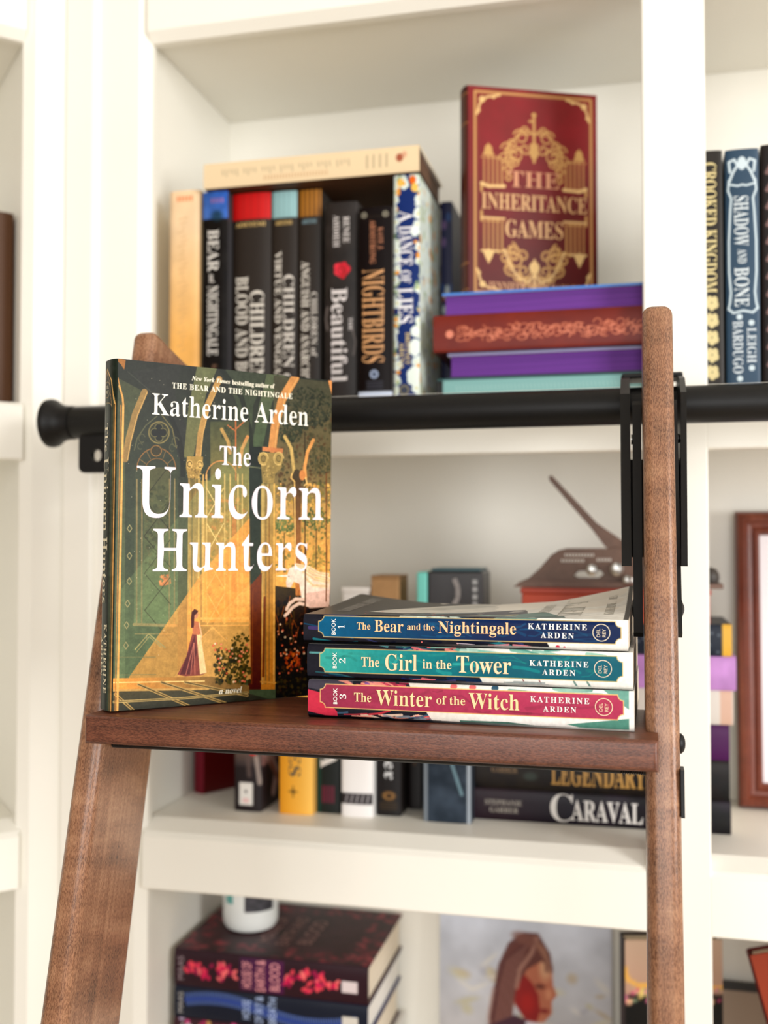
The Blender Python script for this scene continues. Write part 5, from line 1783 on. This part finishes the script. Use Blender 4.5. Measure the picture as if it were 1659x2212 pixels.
def mould(name, p0, p1, inward):
    """mitred moulding from p0 to p1; the profile runs from the outer edge inward, y towards the room"""
    p0, p1, n_ = np.array(p0, float), np.array(p1, float), np.array(inward, float)
    t_ = (p1 - p0) / np.linalg.norm(p1 - p0)
    A = [(*(p0 + n_ * a + t_ * a), y) for a, y in prof]
    B = [(*(p1 + n_ * a - t_ * a), y) for a, y in prof]
    v = [(x, y, z) for x, z, y in A] + [(x, y, z) for x, z, y in B]
    k = len(prof)
    f = [[i, (i + 1) % k, k + (i + 1) % k, k + i] for i in range(k)] + [list(range(k)), list(range(k, 2 * k))[::-1]]
    m = MB(); m.add(v, f)
    return m.build('moulding', FR, frm, K_, smooth=True, fixn=True)


mould('l', (0, 1), (0, H_), (1, 0)); mould('r', (W_, 1), (W_, H_), (-1, 0)); mould('t', (0, H_), (W_, H_), (0, -1)); mould('b', (0, 1), (W_, 1), (0, 1))
m = MB(); m.box(20, W_ - 20, -3.0, -1, 20, H_ - 20); m.build('white_sheet', flat('white_mat_board', (240, 232, 236), .4), frm, K_)
m = MB(); m.box(4, W_ - 4, .1, 3, 4, H_ - 4); m.build('backing_board', flat('grey_board', (120, 104, 90), .8), frm, K_)

# ------------------------------------------------------------------ lower row
G3 = 'books stacked in the lower row'
bs = thing('storage_box', 'white storage box under the stack of books in the lower row', 'box', (-400, 1100, S3), u=K_)
m = MB(); m.box(-118, 118, 0, 170, 0, 186, bev=3); m.build('box_body', flat('white_linen_box', (226, 222, 216), .7), bs, K_)
m = MB(); m.box(-119.5, 119.5, -1.5, 171.5, 186.1, 193, bev=2); m.build('lid', flat('white_linen_lid', (230, 226, 220), .7), bs, K_)
z = S3 + 193.3
r = np.random.RandomState(31)
cv = spine_canvas(228, 40, (60, 34, 40), 2.0)
for k in range(60):
    cv.spot(r.uniform(0, 228), r.choice([r.uniform(0, 12), r.uniform(28, 40)]), 4, 3, [(206, 70, 130), (150, 40, 80), (176, 160, 190), (206, 160, 90), (96, 50, 44)][k % 5], .9, .3)
cv.gpoly([(44, 6), (110, 6), (110, 34), (44, 34)], (80, 40, 48), (96, 60, 44), (44, 0), (110, 0), .7)
o, fm = lying(-287, 228, 1105, z, 40, 'plum and pink flowered book, third from the top of the lower stack', group=G3, spine=cv, front=(60, 30, 36), d=160)
lettering(o, fm, 'title_lettering', (226, 214, 214), [('spine', 'A Court', 56, 118, 16, 15, 'script')])
lettering(o, fm, 'author_lettering', (214, 204, 204), [('up', 'MAAS', 5, 35, 228 - 22, 12, 'sans')])
z += 40.2
cv = spine_canvas(228, 35, (30, 34, 46), 2.0)
for k in range(70):
    x = 14 + k * 2.9
    y = 17 + 9 * math.sin((x - 10) / 228 * 6.28 + 3.6) * (1 - .2 * abs(x - 114) / 114)
    cv.line([(x, y - 6), (x + 2.5, y + 7)], 1.5, (96, 126, 206), .8)
    cv.spot(x, y + 1, 3, 3, (44, 66, 150), .6, .4)
cv.poly([(199, 13), (217, 13), (217, 25), (199, 25)], (206, 200, 190))
o, fm = lying(-286.5, 228, 1106, z, 35, 'navy book with a blue feathered swirl, second from top of the lower stack', group=G3, spine=cv, front=(34, 40, 90), d=164, back=(34, 40, 90), pages='pages_white')
lettering(o, fm, 'title_lettering', (176, 196, 236), [('up', 'HOUSE', 7, 28, 228 - 92, 9, 'sans'), ('up', 'OF SKY &', 3, 33, 228 - 107, 9, 'sans'), ('up', 'BREATH', 3, 33, 228 - 123, 9, 'sans')])
lettering(o, fm, 'author_lettering', (176, 172, 170), [('up', 'MAAS', 6, 29, 228 - 11, 6, 'sans')])
z += 35.2
t3 = -466 - z
cv = spine_canvas(229, t3, (48, 22, 36), 2.0)
for k in range(90):
    x = r.choice([r.uniform(12, 78), r.uniform(132, 196)])
    q = 9 * (1 - abs(x - (45 if x < 100 else 160)) / 40) + 3
    cv.spot(x, t3 / 2 + r.uniform(-q, q), r.uniform(3, 6), 2.6, [(230, 70, 84), (206, 34, 80), (240, 110, 110), (150, 24, 70)][k % 4], .9, .3, r.uniform(0, 3))
cv.gpoly([(80, 3), (132, 3), (132, t3 - 3), (80, t3 - 3)], (76, 30, 80), (96, 36, 90), (80, 0), (132, 0), .6)
cv.poly([(199, t3 * .4), (217, t3 * .4), (217, t3 * .7), (199, t3 * .7)], (214, 200, 200))
cf = Canvas(170, 229, 1.1, (62, 34, 40))
cf.noise(.4, 24, 8)
for k in range(160):
    e = r.randint(4)
    x, y = (r.uniform(0, 170), r.uniform(0, 26)) if e == 0 else (r.uniform(0, 170), r.uniform(203, 229)) if e == 1 else (r.uniform(0, 30), r.uniform(0, 229)) if e == 2 else (r.uniform(140, 170), r.uniform(0, 229))
    cf.spot(x, y, r.uniform(4, 10), 4, [(150, 52, 64), (116, 36, 50), (176, 70, 80)][k % 3], .7, .4, r.uniform(0, 3))
o, fm = lying(-286, 229, 1106, z, t3 - .2, 'dark maroon book with red spine ornament, top of the lower stack', group=G3, spine=cv, front=cf, d=168, back=(60, 16, 24), fn=(60, 90))
lettering(o, fm, 'title_lettering', (240, 160, 164), [('up', 'HOUSE OF', 6, t3 - 7, 229 - 94, 11, 'sans'), ('up', 'EARTH &', 4, t3 - 4, 229 - 110, 11, 'sans'), ('up', 'BLOOD', 6, t3 - 6, 229 - 127, 11, 'sans')])
lettering(o, fm, 'author_lettering', (150, 130, 136), [('up', 'MAAS', 8, t3 - 8, 229 - 12, 7, 'sans')])
lettering(o, fm, 'cover_lettering', (150, 104, 100), [('front', 'HOUSE OF', 40, 120, 130, 15, 'sans'), ('front', 'EARTH AND', 36, 126, 106, 15, 'sans'), ('front', 'BLOOD', 44, 120, 80, 17, 'sans')])
zt3 = -466 + .1
jar = thing('candle_jar', 'white candle jar with a teal and black label on the maroon book', 'candle', (-456, 1195, zt3), u=K_)
m = MB(); m.lathe([(24, 0), (30, 2), (33, 7), (33.5, 14), (33.5, 70), (32.5, 74), (30, 75), (29, 70), (29, 62), (1, 61)], 'z', n=48); m.build('jar', flat('milk_white_glass', (240, 242, 238), .2), jar, K_, smooth=True, fixn=True)
mb = MB()


def wrap(a0, a1, z0, z1, rr=33.75):
    a = np.radians(np.linspace(a0, a1, 16)); zz = np.array([z0, z1])
    A, Z = np.meshgrid(a, zz, indexing='ij')
    return np.stack([rr * np.cos(A), rr * np.sin(A), Z], -1)


mb.grid(wrap(-82, -18, 26, 66)); mb.build('dark_label', flat('charcoal_label', (58, 56, 62), .6, vary=.5, scale=160), jar, K_)
mb = MB(); mb.grid(wrap(-128, -108, 34, 66)); mb.build('teal_label', flat('teal_label', (100, 176, 170), .5), jar, K_)
m = MB(); m.lathe([(.9, 61.1), (.9, 70), (.4, 70.5)], 'z', n=8); m.build('wick', flat('wick', (70, 60, 50), .8), jar, K_)

# painting leaning at the back of the lower row
PW, PH = 206.0, 331.0
cv = Canvas(PW, PH, 1.0, (196, 194, 196))
cv.gpoly([(0, 0), (PW, 0), (PW, PH), (0, PH)], (206, 212, 226), (176, 172, 172), (100, 20), (100, 160))
cv.noise(.12, 40, 3)
for k in range(90):
    x, y = r.uniform(0, PW), r.uniform(60, PH)
    cv.spot(x, y, r.uniform(6, 22), r.uniform(3, 9), [(206, 198, 160), (160, 158, 170), (222, 216, 204), (186, 176, 130), (176, 150, 110)][k % 5], .55, .7, r.uniform(-.8, .8))
X0 = 98
cv.poly([(78, 60), (90, 40), (112, 34), (128, 48), (136, 66), (137, 84), (142, 96), (136, 104), (136, 118), (126, 130), (110, 130), (92, 112)], (176, 104, 78))
cv.poly([(86, 84), (100, 72), (112, 84), (120, 98), (122, 116), (118, 130), (104, 128), (92, 112)], (138, 30, 24))
cv.spot(128, 66, 10, 20, (206, 160, 124), .85, .6); cv.spot(132, 96, 5, 8, (206, 140, 106), .8, .5); cv.spot(122, 88, 8, 4, (90, 40, 32), .85, .5); cv.spot(127, 116, 7, 3.5, (120, 30, 30), .9, .4); cv.spot(108, 108, 12, 16, (170, 34, 26), .7, .6)
for k in range(46):
    a = k / 45
    cv.line([(118 - 14 * a, 30 + 12 * a), (96 - 18 * a, 50 + 18 * a), (86 - 14 * a, 96 + 4 * math.sin(k * 2)), (80 - 20 * a + 5 * math.sin(k), 160)], 3.2, [(88, 46, 44), (116, 70, 62), (64, 32, 36), (150, 108, 98), (96, 56, 54)][k % 5], .85)
cv.poly([(120, 26), (102, 26), (84, 40), (72, 66), (64, 110), (56, 165), (90, 165), (88, 116), (94, 92), (106, 70), (124, 58), (138, 70), (134, 48)], (92, 52, 48), .92)
for k in range(30):
    a = k / 29
    cv.line([(116, 30), (104 - 24 * a, 46 + 14 * a), (92 - 20 * a, 90), (84 - 22 * a, 160)], 2.6, [(124, 80, 70), (70, 36, 38), (156, 116, 104), (100, 58, 52)][k % 4], .7)
for k in range(8):
    cv.line([(114, 30 + k), (128, 44 + 2 * k), (136 - k, 70)], 2.4, [(150, 104, 84), (110, 66, 56), (176, 132, 106)][k % 3], .8)
cv.line([(118, 32), (112, 50), (98, 70), (94, 92)], 5, (160, 118, 104), .85); cv.spot(104, 34, 20, 9, (120, 76, 66), .85, .5, .3)
cv.line([(66, 96), (60, 130), (64, 150)], 4, (160, 126, 116), .7)
cv.poly([(60, 140), (92, 124), (116, 132), (146, 160), (156, 240), (50, 240), (46, 170)], (70, 42, 54)); cv.poly([(104, 130), (124, 132), (134, 156), (112, 156)], (206, 200, 210)); cv.spot(128, 138, 18, 12, (214, 206, 196), .7, .7)
pt = thing('portrait_painting', 'unframed painting of a red-lit head leaning in the lower row', 'painting', (-236, 1255, S3), (math.radians(-2), 0, 0), u=K_)
m = MB(); m.box(0, PW, 0, 14, 0, PH, lin(rgb(214, 208, 200))); m.build('stretched_canvas', flat('canvas_edge', (214, 208, 200), .8), pt, K_)
m = MB()
gx, gz = np.meshgrid(np.linspace(0, PW, 120), np.linspace(0, PH, 190), indexing='ij')
m.grid(np.stack([gx, np.full_like(gx, -.4), gz], -1), cv.sample(gx, PH - gz)); m.build('painted_face', MAT['matte'], pt, K_)

# tall beige book behind the centre stile, lower row
cf = Canvas(106, 348, .8, (196, 160, 138))
cf.gpoly([(0, 0), (106, 0), (106, 60), (0, 60)], (206, 176, 152), (186, 146, 124), (0, 0), (0, 60))
cf.line([(0, 30), (3, 42), (14, 48), (106, 50)], 4.5, (236, 178, 84))
cf.poly([(0, 58), (106, 58), (106, 348), (0, 348)], (28, 24, 26))
for k in range(50):
    cf.spot(r.uniform(0, 106), r.uniform(52, 72), r.uniform(2, 5), r.uniform(2, 4), [(226, 130, 160), (240, 190, 150), (120, 140, 110), (206, 80, 120), (236, 206, 120)][k % 5], .95, .2)
dx, dy = 103 / 106, 25 / 106
rzb = math.atan2(-dx, dy)
book('hardcover_book', 'tall beige book with a yellow line and flowers behind the centre stile', 24, 348, 106,
     (-15 - math.cos(rzb) * 12, 1152 - math.sin(rzb) * 12, S3), rzb, spine=(56, 48, 48), front=cf, back=(56, 48, 48), fn=(50, 120), mat='satin')
# orange-red book leaning in the right bay, and the dark-edged board behind it
o, fm = book('hardcover_book', 'orange-red book leaning to the left in the lower right bay', 20, 370, 200, (142, 1122, S3 + 1), -PI / 2, spine=(96, 24, 22), front=(146, 60, 40), back=(96, 24, 22), bulge=3)
ln = math.radians(15)
o.rotation_euler = (ln, 0, -PI / 2)
o.location = (203 * K_, 1122 * K_, (S3 + .5) * K_ + ZC)
brd = thing('pin_board', 'grey-brown board with a black edge standing in the lower right bay', 'board', (60, 1262, S3), (math.radians(-1.5), 0, 0), u=K_)
m = MB(); m.box(8, 92, 2, 8, 8, 258); m.build('panel', flat('grey_brown_felt', (172, 150, 130), .9), brd, K_)
for x0, x1, z0, z1 in ((0, 100, 258, 266), (0, 100, 0, 8), (0, 8, 8.1, 257.9), (92, 100, 8.1, 257.9)):
    m = MB(); m.box(x0, x1, 0, 10, z0, z1, bev=.8); m.build('edge_strip', flat('black_edge', (40, 36, 34), .5), brd, K_)
